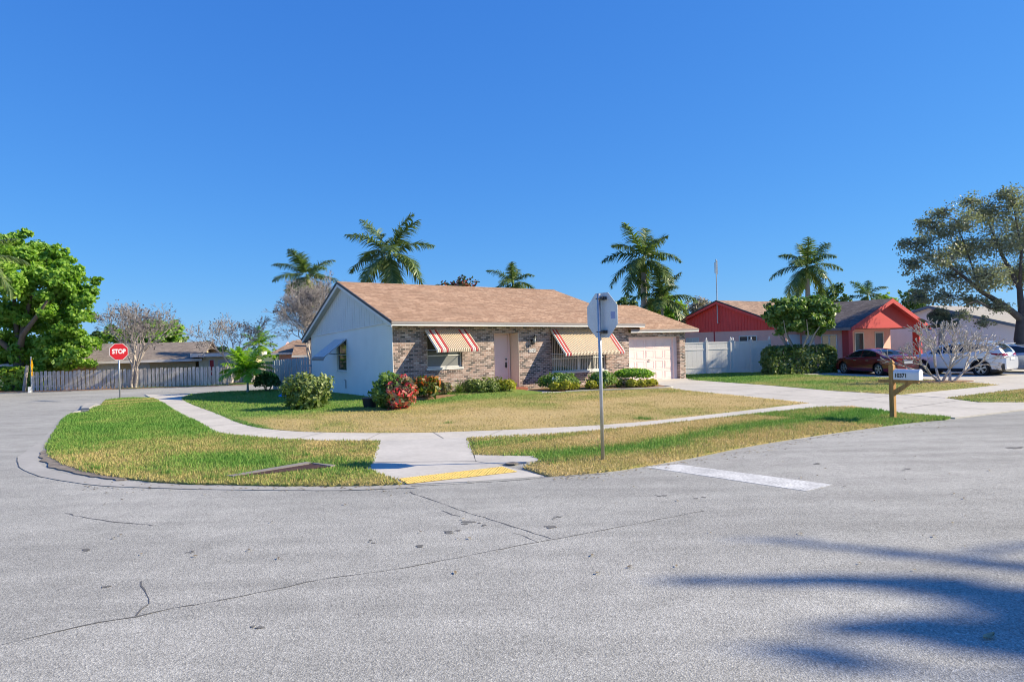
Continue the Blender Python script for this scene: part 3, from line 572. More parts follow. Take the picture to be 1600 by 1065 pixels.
MB().prism([(-.03, 0, sid(0)-.035), (-.03, DD, sid(DD)-.035), (-.03, DD, sid(DD)), (-.03, 0, sid(0))], (-.012, 0, 0)).build('siding_trim', M['stucco'], H)
# corner bead
MB().box(-.004, .02, -.02, -.001, 0, 2.82).build('corner_trim', M['trim'], H)
wb = MB(); y0, y1, z0, z1 = wv
for q in ((y0, y0+.05, z0, z1), (y1-.05, y1, z0, z1), (y0+.05, y1-.05, z0, z0+.05), (y0+.05, y1-.05, z1-.05, z1), (y0+.05, y1-.05, 1.72, 1.77)): wb.box(.04, .085, q[0], q[1], q[2], q[3])
wf = wb.build('window', M['frame'], H); MB().box(.075, .081, y0+.04, y1-.04, z0+.04, z1-.04).build('pane', M['pane'], wf); MB().box(-.04, .03, y0-.05, y1+.05, z0-.05, z0-.002).build('sill', M['frame'], wf)
# roof
b = MB(); A = [(-OG, -OE, he(-OG)+FT), (13.04, -OE, he(13.04)+FT), (11.8, RV, hr(11.8)), (-OG, RV, hr(-OG))]
Bk = [(-OG, RV, hr(-OG)), (11.8, RV, hr(11.8)), (13.04, DD+OE, hb(13)+FT), (-OG, DD+OE, hb(-OG)+FT-.02)]
sink = lambda p, d: (p[0], p[1], p[2]-d)
b.prism(A, (0, 0, -.07)); b.prism(Bk, (0, 0, -.07)); b.prism([A[1], Bk[2], A[2]], (0, 0, -.07))
ridge = MB()
g0 = [(12.3, -.36, 2.41+FT-.01), (17.13, -.36, 2.41+FT-.01), (14.99, 2.06, 3.89), (11.9, 2.06, 3.89)]
b.prism(g0, (0, 0, -.06)); b.prism([g0[1], (17.13, 4.48, 2.57), g0[2]], (0, 0, -.06)); b.prism([(17.13, 4.48, 2.57), (11.9, 4.48, 2.57), g0[3], g0[2]], (0, 0, -.06))
rf = b.build('roof', M['roof'], H)
b = MB(); b.prism([(-OG, RV-.13, hr(-OG)-.045), (-OG, RV, hr(-OG)+.02), (-OG, RV+.13, hr(-OG)-.055)], (12.08, 0, -.1)); b.build('ridge_cap', M['roof'], rf)
# fascia, rakes, drip edge, soffit
def slab(bm, p, q, h0, h1, t):            # board from p to q (top edge), hanging h0..h1 below, thickness vector t
    p, q, t = Vector(p), Vector(q), Vector(t); z = Vector((0, 0, 1)); bm.hexa([p-z*h1, q-z*h1, q-z*h1+t, p-z*h1+t, p-z*h0, q-z*h0, q-z*h0+t, p-z*h0+t])
b = MB(); slab(b, A[0], A[1], .075, FT, (0, .03, 0)); slab(b, g0[0], g0[1], .07, FT-.01, (0, .03, 0)); slab(b, g0[1], (17.13, 4.48, 2.57), .07, FT-.01, (-.03, 0, 0)); slab(b, (13.04, -OE, he(13.04)+FT), (13.04, 2.0, he(13)+FT-.02), .072, FT-.005, (-.03, 0, 0)); b.build('fascia', M['trim'], H)
b = MB(); slab(b, Vector(A[0])-Vector((0, .02, 0)), Vector(A[1])-Vector((0, .02, 0)), .005, .098, (0, .05, 0)); slab(b, Vector(g0[0])-Vector((0, .02, 0)), Vector(g0[1])-Vector((0, .02, 0)), .005, .09, (0, .05, 0)); b.build('gutter_edge', M['taupe'], H)
b = MB(); slab(b, A[0], A[3], .075, .215, (.03, 0, 0)); slab(b, Bk[0], Bk[3], .075, .215, (.03, 0, 0)); b.build('rake_board', M['trim'], H)
b = MB(); slab(b, Vector(A[0])-Vector((.025, 0, 0)), Vector(A[3])-Vector((.025, 0, 0)), -.012, .08, (.06, 0, 0)); slab(b, Vector(Bk[0])-Vector((.025, 0, 0)), Vector(Bk[3])-Vector((.025, 0, 0)), -.012, .08, (.06, 0, 0)); b.build('drip_edge', M['drip'], H)
b = MB(); b.quad((-OG+.03, -OE+.03, he(0)+.012), (13.0, -OE+.03, he(13)+.012), (13.0, .0, he(13)+.012), (-OG+.03, .0, he(0)+.012)); b.quad((12.48, -.33, 2.43), (17.1, -.33, 2.43), (17.1, .31, 2.43), (12.48, .31, 2.43)); b.quad((16.47, .31, 2.43), (17.1, .31, 2.43), (17.1, 4.4, 2.43), (16.47, 4.4, 2.43))
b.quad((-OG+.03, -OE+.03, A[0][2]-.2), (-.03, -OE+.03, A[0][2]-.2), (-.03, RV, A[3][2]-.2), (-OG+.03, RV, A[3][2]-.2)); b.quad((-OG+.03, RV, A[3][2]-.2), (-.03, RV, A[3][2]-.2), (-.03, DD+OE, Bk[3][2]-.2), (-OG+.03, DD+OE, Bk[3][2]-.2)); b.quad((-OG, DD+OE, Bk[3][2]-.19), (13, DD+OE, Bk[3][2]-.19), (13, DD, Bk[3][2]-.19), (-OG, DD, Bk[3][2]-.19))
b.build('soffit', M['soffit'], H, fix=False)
# garage
b = MB(); b.box(16.05, 16.47, 0, .3, -.06, 2.42); b.box(16.15, 16.47, .3, 4.5, -.06, 2.42); b.box(12.475, 16.05, .0, .3, 2.2, 2.42); b.build('garage_wall', M['brick'], H)
b = MB(); b.box(15.8, 16.046, .2, .296, 0, 2.197); b.box(12.475, 15.8, .2, .296, 2.13, 2.197); b.build('garage_frame', M['pink'], H)
gd = MB(); gd.box(12.475, 15.8, .28, .297, 0, 2.128); xw = .66
for i in range(5):
    for j in range(4):
        x0 = 15.8-(i+1)*xw+.07; z0 = .53*j+.07; x1, z1 = x0+xw-.12, z0+.40
        for q in ((x0, x1, z0, z0+.02), (x0, x1, z1-.02, z1), (x0, x0+.02, z0+.02, z1-.02), (x1-.02, x1, z0+.02, z1-.02)): gd.box(q[0], q[1], .268, .281, q[2], q[3])
        gd.box(x0+.06, x1-.06, .272, .281, z0+.06, z1-.06)
gd = gd.build('garage_door', M['pinklight'], H)
b = MB()
for j in (1, 2, 3): b.box(12.48, 15.79, .2785, .2801, .53*j-.004, .53*j+.004)
b.build('panel_joints', M['taupe'], gd); b = MB(); b.tube([(14.07, .262, 1.06), (14.07, .23, 1.06)], .018, 8); b.box(14.0, 14.14, .228, .238, 1.05, 1.07); b.box(13.98, 14.16, .255, .279, .96, .99); b.build('handle', M['bronze'], gd)
# awnings
def awning(x0, x1, zt, zb, reach, stripes, side=False, parent=H, label=None):
    root = bpy.data.objects.new('awning', None); COL.objects.link(root); root.parent = parent
    if label: root['label'] = label
    prof = [(-.04, zt)]; n = 8; drop = .16
    prof += [(-reach, zb+drop)]; prof += [(-reach-.07*sin(t*pi/2/4), zb+drop-.0-drop*.6*(1-cos(t*pi/2/4))) for t in (1, 2, 3, 4)]+[(-reach-.075, zb)]
    def kind(x):
        for k, a, c in stripes:
            if a <= x < c: return k
        return 'cream'
    pw = .085; N = int(round((x1-x0)/pw)); pw = (x1-x0)/N; runs = []
    for i in range(N):
        k = kind((i+.5)*pw)
        if runs and runs[-1][0] == k: runs[-1][1].append(i)
        else: runs.append((k, [i]))
    for k, ii in runs:
        bm = MB()
        for i in ii:
            a = x0+i*pw; xs = [a, a+pw*.3, a+pw*.42, a+pw*.88, a+pw]; off = [.0, .0, .03, .03, .0]
            vs = [(x, y-o*.7, z+o*.8) for y, z in prof for x, o in zip(xs, off)]; m_ = len(xs); bm.add(vs, [(r*m_+c, r*m_+c+1, (r+1)*m_+c+1, (r+1)*m_+c) for r in range(len(prof)-1) for c in range(m_-1)])
        bm.build({'cream': 'canopy', 'red': 'red_stripe', 'white': 'white_stripe'}[k], M['awn' if k == 'cream' else 'awnred' if k == 'red' else 'awnwhite'], root, fix=False)
    b = MB(); b.box(x0-.02, x1+.02, -.06, -.002, zt+.002, zt+.05); b.build('header_rail', M['taupe'], root)
    MB().tube([(x0+.02, -reach, zb+.13), (x1-.02, -reach, zb+.13)], .014, 6).build('front_bar', M['awngrey'], root)
    for xa, xb in ((x0+.02, x0+.03), (x1-.02, x1-.03)):
        b = MB(); b.tube([(xa, -reach+.02, zb+.1), (xa, -.02, zb+.1)], .012, 6); b.tube([(xb, -.05, zt-.03), (xb, -reach, zb+.13)], .018, 6); b.build('arm', M['awngrey'], root)
    return root
def stripes_for(w_): return [('red', 0, .001), ('white', 0, .16), ('red', .16, .27), ('white', .27, .38), ('red', .38, .49), ('red', w_-.42, w_-.31), ('white', w_-.31, w_-.2), ('red', w_-.2, w_-.09)]
awning(1.38, 3.32, 2.66, 1.77, .93, stripes_for(1.94), label='small striped awning over the sash window')
w2 = 3.55; awning(7.66, 7.66+w2, 2.60, 1.43, .97, [('white', 0, .08), ('red', .08, .17), ('white', .17, .255), ('red', .255, .34), ('red', w2-.345, w2-.26), ('white', w2-.26, w2-.175), ('red', w2-.175, w2-.09), ('white', w2-.09, w2)], label='wide striped awning over the picture window')
aw = bpy.data.objects.new('awning', None); COL.objects.link(aw); aw.parent = H; aw['label'] = 'plain grey awning on the white side wall'
b = MB(); y0, y1 = 4.55, 5.95
b.hexa([(-.03, y0, 2.40), (-1.0, y0, 1.66), (-1.0, y1, 1.66), (-.03, y1, 2.40), (-.03, y0, 2.425), (-1.01, y0, 1.685), (-1.01, y1, 1.685), (-.03, y1, 2.425)])
for i in range(9): yy = y0+.05+i*(y1-y0-.1)/8; b.hexa([(-.03, yy-.02, 2.427), (-1.01, yy-.02, 1.687), (-1.01, yy+.02, 1.687), (-.03, yy+.02, 2.427), (-.03, yy-.02, 2.44), (-1.02, yy-.02, 1.70), (-1.02, yy+.02, 1.70), (-.03, yy+.02, 2.44)])
b.build('canopy', M['awngrey'], aw); b = MB(); b.prism([(-1.0, y0, 1.69), (-1.05, y0, 1.67), (-1.09, y0, 1.6), (-1.09, y0, 1.52), (-1.07, y0, 1.52), (-1.06, y0, 1.59), (-1.0, y0, 1.66)], (0, y1-y0, 0)); b.build('scalloped_lip', M['awnlip'], aw)
b = MB(); b.tube([(-.03, y0+.03, 1.76), (-.75, y0+.03, 1.82)], .012, 6); b.tube([(-.02, y0+.02, 2.42), (-1.0, y0+.02, 1.68)], .022, 6); b.build('arm', M['bronze'], aw); MB().tube([(-.03, y1-.03, 1.76), (-.75, y1-.03, 1.82)], .012, 6).build('arm', M['bronze'], aw)
b = MB(); b.tube([(-.02, 4.75, .28), (-.02, 4.75, .62), (-.08, 4.75, .66)], .018, 6); b.build('hose_tap', M['taupe'], H)
# path and bed edging
sheet('path', [W(*p)[:2] for p in [(4.6, -.36), (6.15, -.36), (6.25, -2.1), (6.5, -2.62), (5.6, -2.45), (4.55, -1.0)]], .045, M['walk'])
eb = MB(); e0 = [W(6.4, -2.55), W(7.6, -3.0), W(9.0, -3.75), W(10.6, -4.3), W(11.0, -3.7)]
pts = smooth_line(e0, 5)
for a, c in zip(pts[:-1], pts[1:]):
    a, c = Vector((*a, 0)), Vector((*c, 0)); t = (c-a).normalized(); nn = Vector((-t.y, t.x, 0))*.06; eb.hexa([a-nn, c-nn, c+nn, a+nn]+[p+Vector((0, 0, .085)) for p in (a-nn, c-nn, c+nn, a+nn)])
tag(eb.build('bed_edging', M['walk']), kind='structure')
tag(sheet('mulch', [p for p in pts]+[W(11.9, -2.2)[:2], W(11.9, -.02)[:2], W(6.2, -.02)[:2], W(6.3, -2.4)[:2]], .06, M['mulch']), kind='stuff')
bd = [W(-.1, -.02)[:2], W(-.1, -1.3)[:2], W(.9, -1.5)[:2], W(4.5, -1.1)[:2], W(4.5, -.02)[:2]]
tag(sheet('mulch', bd, .145, M['mulch'], skirt=.15), kind='stuff')

# ------------------------------------------------------------------ signs and posts
def octagon(r, y, d, cz): return [(r*cos(pi/8+i*pi/4), y, cz+r*sin(pi/8+i*pi/4)) for i in range(8)]
def stop_sign(loc, rz, zb, size, label, wide=False, post_m='galv', r=.03):
    """face looks along local -y"""
    t = empty('stop_sign', loc, rz, label, 'road sign', 'stop signs at the corner'); hgt = zb+size; cz = zb+size/2; R8 = size/2/cos(pi/8)
    if wide:                                     # square punched tube in front of the plate's back
        MB().tube([(0, .07, -.1), (0, .07, hgt-.015)], r, 14).build('post', M['galv'], t, smooth=True)
    else: MB().tube([(0, .05, -.1), (0, .05, hgt-.02)], r, 12).build('post', M['galv'], t, smooth=True)
    p = MB().prism(octagon(R8, 0, 0, cz), (0, .004, 0)); pl = p.build('sign_plate', M['signback'], t)
    MB().prism(octagon(R8*.995, -.0035, 0, cz), (0, .0025, 0)).build('white_border', M['signwhite'], pl); MB().prism(octagon(R8*.945, -.0065, 0, cz), (0, .0025, 0)).build('red_face', M['signred'], pl)
    text_mesh('lettering', 'STOP', size*.375, M['signwhite'], pl, (0, -.0078, cz), (pi/2, 0, 0), .001, sx=.80, bold=.012)
    yb = .07 if wide else .05
    for dz in (.1, size-.1):
        b = MB(); b.box(-.055, .055, .006, yb+.005, zb+dz-.012, zb+dz+.012)
        if wide: b.tube([(.05, yb+.02, zb+dz), (-.13, yb+.02, zb+dz)], .010, 6); b.box(-.13, -.055, .006, .075, zb+dz-.028, zb+dz+.028); b.tube([(-.12, .08, zb+dz), (-.06, .08, zb+dz)], .03, 8)
        b.build('bracket', M['galv'] if not wide else M['bronze'], t)
    if wide: MB().box(-.33, -.22, .0045, .0055, cz-.07, cz+.05).build('sticker', M['sticker'], pl)
    return t
# back of the near sign looks to -u, i.e. local +y = -u direction
nl = G(946.8, 719.8); stop_sign(nl, YAW-pi/2+pi, 2.13, .762, 'plain metal back of a stop sign on a tall galvanised post', True) if False else stop_sign(nl, YAW+pi/2, 2.13, .775, 'plain metal back of a stop sign on a tall galvanised post', True)
fl = G(187.5, 623.2); stop_sign(fl, YAW-.05, 1.76, .75, 'red stop sign facing the viewer at the tip of the grass verge', False, r=.035)
ym = empty('object_marker', G(49.5, 613), .62+pi/2-.22, 'yellow road marker seen nearly edge on, on a pale post beside the wooden fence', 'road sign')
MB().tube([(0, 0, -.05), (0, 0, 2.0)], .035, 8).build('post', M['galv'], ym); MB().prism([(0.0, -.045, 1.1+.0), (.30, -.045, 1.5), (0, -.045, 1.9), (-.30, -.045, 1.5)], (0, .006, 0)).build('diamond_plate', M['signyellow'], ym); MB().box(-.2, .2, -.05, -.042, .92, 1.15).build('lower_plate', M['signyellow'], ym); MB().box(-.07, .07, .04, .16, .0, .32).build('base_box', M['bluewhite'], ym)
tp = empty('timber_post', G(40, 611), 0, 'leaning pale timber post beside the yellow road marker', 'post'); MB().tube([(-.1, 0, -.05), (.12, 0, 1.45)], [.1, .085], 10).build('timber', M['palebark'], tp); MB().tube([(.119, 0, 1.451), (.122, 0, 1.48)], .09, 10).build('cap', M['palebark'], tp)
# mailbox: post on the verge, box opens toward the street (-v)
mb_ = empty('mailbox', W(5.5, -16.15), YAW, 'white mailbox on a pointed brown timber post at the verge', 'mailbox')
ps = .055; b = MB(); b.box(-ps, ps, -ps, ps, -.1, 1.30); b.add([(-ps-.0, -ps, 1.30), (ps, -ps, 1.30), (ps, ps, 1.30), (-ps, ps, 1.30), (-ps*.55, -ps*.55, 1.33), (ps*.55, -ps*.55, 1.33), (ps*.55, ps*.55, 1.33), (-ps*.55, ps*.55, 1.33), (-ps, -ps, 1.37), (ps, -ps, 1.37), (ps, ps, 1.37), (-ps, ps, 1.37), (0, 0, 1.45)], [(0, 1, 5, 4), (1, 2, 6, 5), (2, 3, 7, 6), (3, 0, 4, 7), (4, 5, 9, 8), (5, 6, 10, 9), (6, 7, 11, 10), (7, 4, 8, 11), (8, 9, 12), (9, 10, 12), (10, 11, 12), (11, 8, 12)]); b.build('post', M['postwood'], mb_)
MB().box(-.05, .05, -.62, .32, .89, .965).build('arm', M['postwood'], mb_, bevel=.006); b = MB(); b.hexa([(-.045, -.056, .72), (-.045, -.056, .58), (.045, -.056, .58), (.045, -.056, .72), (-.045, -.34, .888), (-.045, -.46, .888), (.045, -.46, .888), (.045, -.34, .888)]); b.build('brace', M['postwood'], mb_)
def boxprof(x, w_, h, z): return [(x, 0, 0)]
bw, bh, y0, y1, zb = .095, .25, -.64, -.075, .967; prof = [(-bw, zb), (bw, zb), (bw, zb+.15)]+[(bw*cos(a), zb+.15+.10*sin(a)) for a in [pi*i/8 for i in range(1, 8)]]+[(-bw, zb+.15)]
bx = MB().prism([(x, y1, z) for x, z in prof], (0, y0-y1, 0)).build('box', M['paint'], mb_)
MB().prism([(x*1.05, y0-.001, zb+(z-zb)*1.03) for x, z in prof], (0, -.03, 0)).build('door', M['white'], bx); MB().box(.097, .103, -.3, -.28, zb+.1, zb+.27).build('flag', M['signred'], bx)
text_mesh('number', '10371', .13, M['black'], bx, (-bw-.002, -.25, zb+.1), (pi/2, 0, -pi/2), .001, sx=.9, bold=.005)

# ------------------------------------------------------------------ fences
def board_fence(name, p0, p1, h, bw, gap, m, label, two=True, post_every=2.4, jit=.03, h1=None, dip=False):
    p0, p1 = Vector(p0), Vector(p1); d = p1-p0; L_ = d.length; t = empty(name, p0, math.atan2(d.y, d.x), label, 'fence'); b = MB(); k = int(L_/(bw+gap)); h1 = h1 or h
    for i in range(k):
        x = i*(bw+gap); hh = h+(h1-h)*i/k+random.uniform(-jit, jit); ln = random.uniform(-.012, .012)
        for side in ((0, 1) if two else (0,)):
            xo = x+(bw+gap)*.5*side; y = -.035 if side == 0 else .035; c = .22*bw
            vs = [(xo, y), (xo+bw, y)]; b.prism([(xo, y, 0), (xo+bw, y, 0), (xo+bw+ln, y, hh-c), (xo+bw-c+ln, y, hh), (xo+c+ln, y, hh), (xo+ln, y, hh-c)], (0, .018 if side else -.018, 0))
    b.build('boards', m, t); r = MB(); r.box(0, L_, -.033, .033, .22, .30); r.box(0, L_, -.033, .033, min(h, h1)-.32, min(h, h1)-.24); r.build('rail', m, t)
    n = max(1, int(L_/post_every))
    for i in range(n+1): MB().box(i*L_/n-.045, i*L_/n+.045, .054, .14, -.1, (h+(h1-h)*i/n)-.08).build('post', m, t)
    return t
F1 = [G(50, 611), G(200, 607), G(345, 601.5)]
board_fence('wood_fence', F1[0], F1[2], 1.12, .17, .055, M['fence'], 'long weathered board fence across the far side of the road', False)
board_fence('wood_fence', G(347, 600.8), G(347, 600.8)[:1]+(G(347, 600.8)[1]+1.5, 0), 1.2, .13, .03, M['fence'], 'short return of dark boards where the far fence steps back', False)
board_fence('wood_fence', G(357, 598.5), G(474, 591), 1.25, .14, .05, M['fence'], 'paler spaced board fence set back behind the young palm', True)
gp0 = Vector(W(-.03, 9.2)); gp1 = Vector(G(428, 609.3)); board_fence('side_fence', gp1, gp0, 1.50, .13, .03, M['greyfence'], 'grey board side fence joining the corner of the brick house', False, 1.3, .012, 1.66)
def vinyl_fence(p0, p1, n, h, label, gate=False):
    p0, p1 = Vector(p0), Vector(p1); d = p1-p0; L_ = d.length; t = empty('vinyl_fence', p0, math.atan2(d.y, d.x), label, 'fence', None)
    for i in range(n):
        a, c = L_*i/n+.065, L_*(i+1)/n-.065; b = MB(); k = max(3, int((c-a)/.28))
        for j in range(k): b.box(a+(c-a)*j/k+.003, a+(c-a)*(j+1)/k-.003, -.012, .012, .07, h-.05)
        b.box(a, c, -.028, .028, .04, .16); b.box(a, c, -.028, .028, h*.76, h*.76+.06); b.box(a, c, -.028, .028, h-.07, h+.01); b.box(a, c, -.027, .027, .36, .40); b.build('panel', M['vinyl'], t)
    for i in range(n+1):
        x = L_*i/n; p = MB().box(x-.063, x+.063, -.063, .063, -.1, h+.06).build('post', M['vinyl'], t); c = MB().box(x-.08, x+.08, -.08, .08, h+.0605, h+.085); c.ball((x, 0, h+.15), (.055, .055, .07), 8, 6); c.tube([(x, 0, h+.085), (x, 0, h+.11)], .04, 8); c.add([(x-.03, -.03, h+.2), (x+.03, -.03, h+.2), (x+.03, .03, h+.2), (x-.03, .03, h+.2), (x, 0, h+.28)], [(0, 1, 4), (1, 2, 4), (2, 3, 4), (3, 0, 4)]); c.build('finial', M['vinyl'], p)
    return t
vinyl_fence((9.55, 40.15, 0), (12.62, 41.1, 0), 2, 1.83, 'sunlit white vinyl fence between the brick garage and the red house')
vinyl_fence((12.76, 41.12, 0), (14.85, 41.1, 0), 2, 1.83, 'white vinyl gate section dappled with tree shade beside the clipped hedge')

# ------------------------------------------------------------------ the red house
RH = empty('red_house', W(0, 0), YAW, 'pink stucco house with bright red gables and brown and dark shingle roofs', 'house')
def gable_roof_u(parent, x0, x1, y0, y1, ze, zr, m, t=.12, name='roof'):
    """ridge along x"""
    ym = (y0+y1)/2; b = MB(); b.prism([(x0, y0, ze), (x1, y0, ze), (x1, ym, zr), (x0, ym, zr)], (0, 0, -t)); b.prism([(x0, ym, zr), (x1, ym, zr), (x1, y1, ze), (x0, y1, ze)], (0, 0, -t)); return b.build(name, m, parent)
def gable_roof_v(parent, x0, x1, y0, y1, ze, zr, m, t=.12, name='roof', ze2=None):
    xm = (x0+x1)/2; ze2 = ze2 or ze; b = MB(); b.prism([(x0, y0, ze), (xm, y0, zr), (xm, y1, zr), (x0, y1, ze)], (0, 0, -t)); b.prism([(xm, y0, zr), (x1, y0, ze2), (x1, y1, ze2), (xm, y1, zr)], (0, 0, -t)); return b.build(name, m, parent)
ru0, rv0, rv1, rvm = 26.0, .6, 10.2, 5.4
b = MB(); b.box(ru0, 38, rv0, rv1, -.05, 2.46); b.build('pink_wall', M['pinkwall'], RH)
sl_ = (4.5-2.62)/(rvm-rv0+.5)
b = MB(); b.prism([(ru0-.01, rv0, 2.462), (ru0-.01, rv0, 2.65), (ru0-.01, rvm, 4.5-.14), (ru0-.01, rv1, 2.65), (ru0-.01, rv1, 2.462)], (.05, 0, 0)); k = 40
for i in range(k):
    y = rv0+.05+(rv1-rv0-.1)*i/k; zt = min(4.5-.16, 2.62+sl_*(min(y, 2*rvm-y)-rv0+.5)-.16); b.box(ru0-.028, ru0-.011, y, y+.2, 2.47, max(2.5, zt-.05)) if zt > 2.6 else None
b.build('gable', M['red'], RH)  # side gable colour brightened to make up for its shade
rr = gable_roof_u(RH, ru0-.35, 38.3, rv0-.5, rv1+.5, 2.62, 4.5, M['roofred'])
b = MB()
for ya in (rv0-.5, rv1+.5): slab(b, (ru0-.36, ya, 2.62), (ru0-.36, rvm, 4.5), .07, .24, (.03, 0, 0))
b.build('rake_board', M['red'], RH); b = MB()
for ya in (rv0-.5, rv1+.5): slab(b, (ru0-.375, ya, 2.62), (ru0-.375, rvm, 4.5), -.012, .075, (.05, 0, 0))
b.build('drip_edge', M['drip'], RH); b = MB(); b.quad((ru0-.33, rv0-.5, 2.49), (ru0-.03, rv0-.5, 2.49), (ru0-.03, rvm, 4.37), (ru0-.33, rvm, 4.37)); b.quad((ru0-.33, rvm, 4.37), (ru0-.03, rvm, 4.37), (ru0-.03, rv1+.5, 2.49), (ru0-.33, rv1+.5, 2.49)); b.build('soffit', M['red'], RH, fix=False)
for yv in (1.4, 4.2, 7.6): pass
b = MB(); b.box(ru0-.03, ru0-.001, 5.86, 5.94, 0, 2.46); b.box(ru0-.03, ru0-.001, 9.0, 9.06, 0, 2.46); b.build('wall_joint', M['redtrim_sun'], RH)
def side_window(x, y0, y1, z0, z1, fm, pm, name='window'):
    b = MB(); b.box(x-.03, x-.002, y0, y1, z0, z0+.06); b.box(x-.03, x-.002, y0, y1, z1-.06, z1); b.box(x-.03, x-.002, y0, y0+.06, z0+.06, z1-.06); b.box(x-.03, x-.002, y1-.06, y1, z0+.06, z1-.06); ym = (y0+y1)/2; b.box(x-.028, x-.003, ym-.04, ym+.04, z0+.06, z1-.06)
    f = b.build(name, fm, RH); MB().box(x-.012, x-.004, y0+.05, y1-.05, z0+.05, z1-.05).build('pane', pm, f); return f
side_window(ru0, 2.6, 3.95, 1.1, 2.15, M['frame'], M['pane']); side_window(ru0, 7.2, 8.3, 1.2, 2.1, M['frame'], M['blind'])
at_ = MB(); at_.tube([(ru0-.2, rvm+.05, 3.0), (ru0-.2, rvm+.05, 7.2)], .035, 6); at_.tube([(ru0-.2, rvm+.05, 3.05), (ru0, rvm+.05, 3.05)], .03, 6)
for i in range(6): z = 6.35+.13*i; l_ = .12+.03*(i % 3); at_.tube([(ru0-.2-l_*.5, rvm+.05-l_, z), (ru0-.2+l_*.5, rvm+.05+l_, z)], .016, 5)
at_.tube([(ru0-.26, rvm-.08, 6.2), (ru0-.26, rvm-.08, 7.1)], .03, 5); at_.tube([(ru0-.14, rvm+.2, 6.3), (ru0-.14, rvm+.2, 7.0)], .03, 5); at_.build('antenna', M['galv'], RH)
# front wing with porch
wu0, wu1, wv0 = 27.55, 35.9, -2.45
b = MB(); b.box(wu0, wu1, -.55, .6, -.05, 2.38); b.box(wu0, wu0+.2, wv0+.35, -.551, -.05, 2.38); b.build('porch_wall', M['pinkwall'], RH)
b = MB(); b.box(wu0-.12, wu0+.30, wv0-.06, wv0+.34, 0, 2.40); b.build('column', M['redtrim_sun'], RH); b = MB(); b.box(wu1-.3, wu1+.12, wv0-.06, wv0+.34, 0, 2.40); b.build('column', M['redtrim_sun'], RH)
wm = (wu0+wu1)/2
b = MB(); b.prism([(wu0-.1, wv0, 2.402), (wu1+.1, wv0, 2.402), (wu1+.1, wv0, 2.56), (wm, wv0, 4.02), (wu0-.1, wv0, 2.56)], (0, .08, 0)); b.build('gable', M['redtrim_sun'], RH)  # front gable takes the darker red because sun strikes it
wr = gable_roof_v(RH, wu0-.5, wu1+.5, wv0-.45, 5.0, 2.46, 4.17, M['roofdark'])
b = MB(); slab(b, (wu0-.5, wv0-.46, 2.46), (wm, wv0-.46, 4.17), .0, .26, (0, .03, 0)); slab(b, (wu1+.5, wv0-.46, 2.46), (wm, wv0-.46, 4.17), .0, .26, (0, .03, 0)); b.build('rake_board', M['redtrim_sun'], RH)
b = MB(); b.quad((wu0-.5, wv0-.43, 2.33), (wm, wv0-.43, 4.04), (wm, wv0-.01, 4.04), (wu0-.5, wv0-.01, 2.33)); b.quad((wu1+.5, wv0-.43, 2.33), (wm, wv0-.43, 4.04), (wm, wv0-.01, 4.04), (wu1+.5, wv0-.01, 2.33)); b.quad((wu0, wv0, 2.39), (wu1, wv0, 2.39), (wu1, -.56, 2.39), (wu0, -.56, 2.39)); b.build('soffit', M['redtrim_sun'], RH, fix=False)
b = MB(); slab(b, (wu0-.51, wv0-.4, 2.46), (wu0-.51, .1, 2.46), .01, .15, (.03, 0, 0)); b.build('fascia', M['taupe'], RH)
f = window_part(RH, 29.1, 30.1, .05, 2.2, -.56, M['frame'], M['bronze'], 1, (), .16, name='front_door'); b = MB(); b.box(29.4, 29.8, -.58, -.574, .5, 1.9); b.build('door_glass', M['pane'], f)
window_part(RH, 31.5, 32.6, .8, 2.2, -.56, M['frame'], M['teal'], 1, (), .09); window_part(RH, 33.9, 35.0, .8, 2.2, -.56, M['frame'], M['teal'], 1, (), .09)
side_window(wu0, -1.75, -.75, .75, 2.1, M['frame'], M['teal']); MB().box(wu0-.02, wu0-.003, -.3, .5, 0, 2.1).build('side_door', M['white'], RH); MB().box(ru0+.1, wu0-.15, rv0-.03, rv0-.002, 0, 2.15).build('garage_door', M['white'], RH)
# pale house to the east
PH = empty('pale_house', W(40.9, -.8), YAW, 'pale blue white house with a long gable end behind the oak tree', 'house')
b = MB(); b.prism([(0, -6.0, -.05), (0, -6.0, 2.1), (0, 0, 3.78), (0, 5.0, 2.35), (0, 5.0, -.05)], (9, 0, 0)); b.build('wall', M['bluewhite'], PH)
b = MB(); b.prism([(-.3, -6.5, 2.12), (-.3, 0, 3.95), (9.4, 0, 3.95), (9.4, -6.5, 2.12)], (0, 0, -.12)); b.prism([(-.3, 0, 3.95), (-.3, 5.6, 2.35), (9.4, 5.6, 2.35), (9.4, 0, 3.95)], (0, 0, -.12)); b.build('roof', mat('pale_roof', (.36, .34, .30), .9), PH)
b = MB(); slab(b, (-.31, -6.5, 2.12), (-.31, 0, 3.95), .0, .2, (.02, 0, 0)); slab(b, (-.31, 5.6, 2.35), (-.31, 0, 3.95), .0, .2, (.02, 0, 0)); b.build('rake_board', M['bluetrim'], PH); MB().box(-.04, -.002, -6.0, -5.85, 0, 2.1).build('corner_trim', M['bluetrim'], PH)

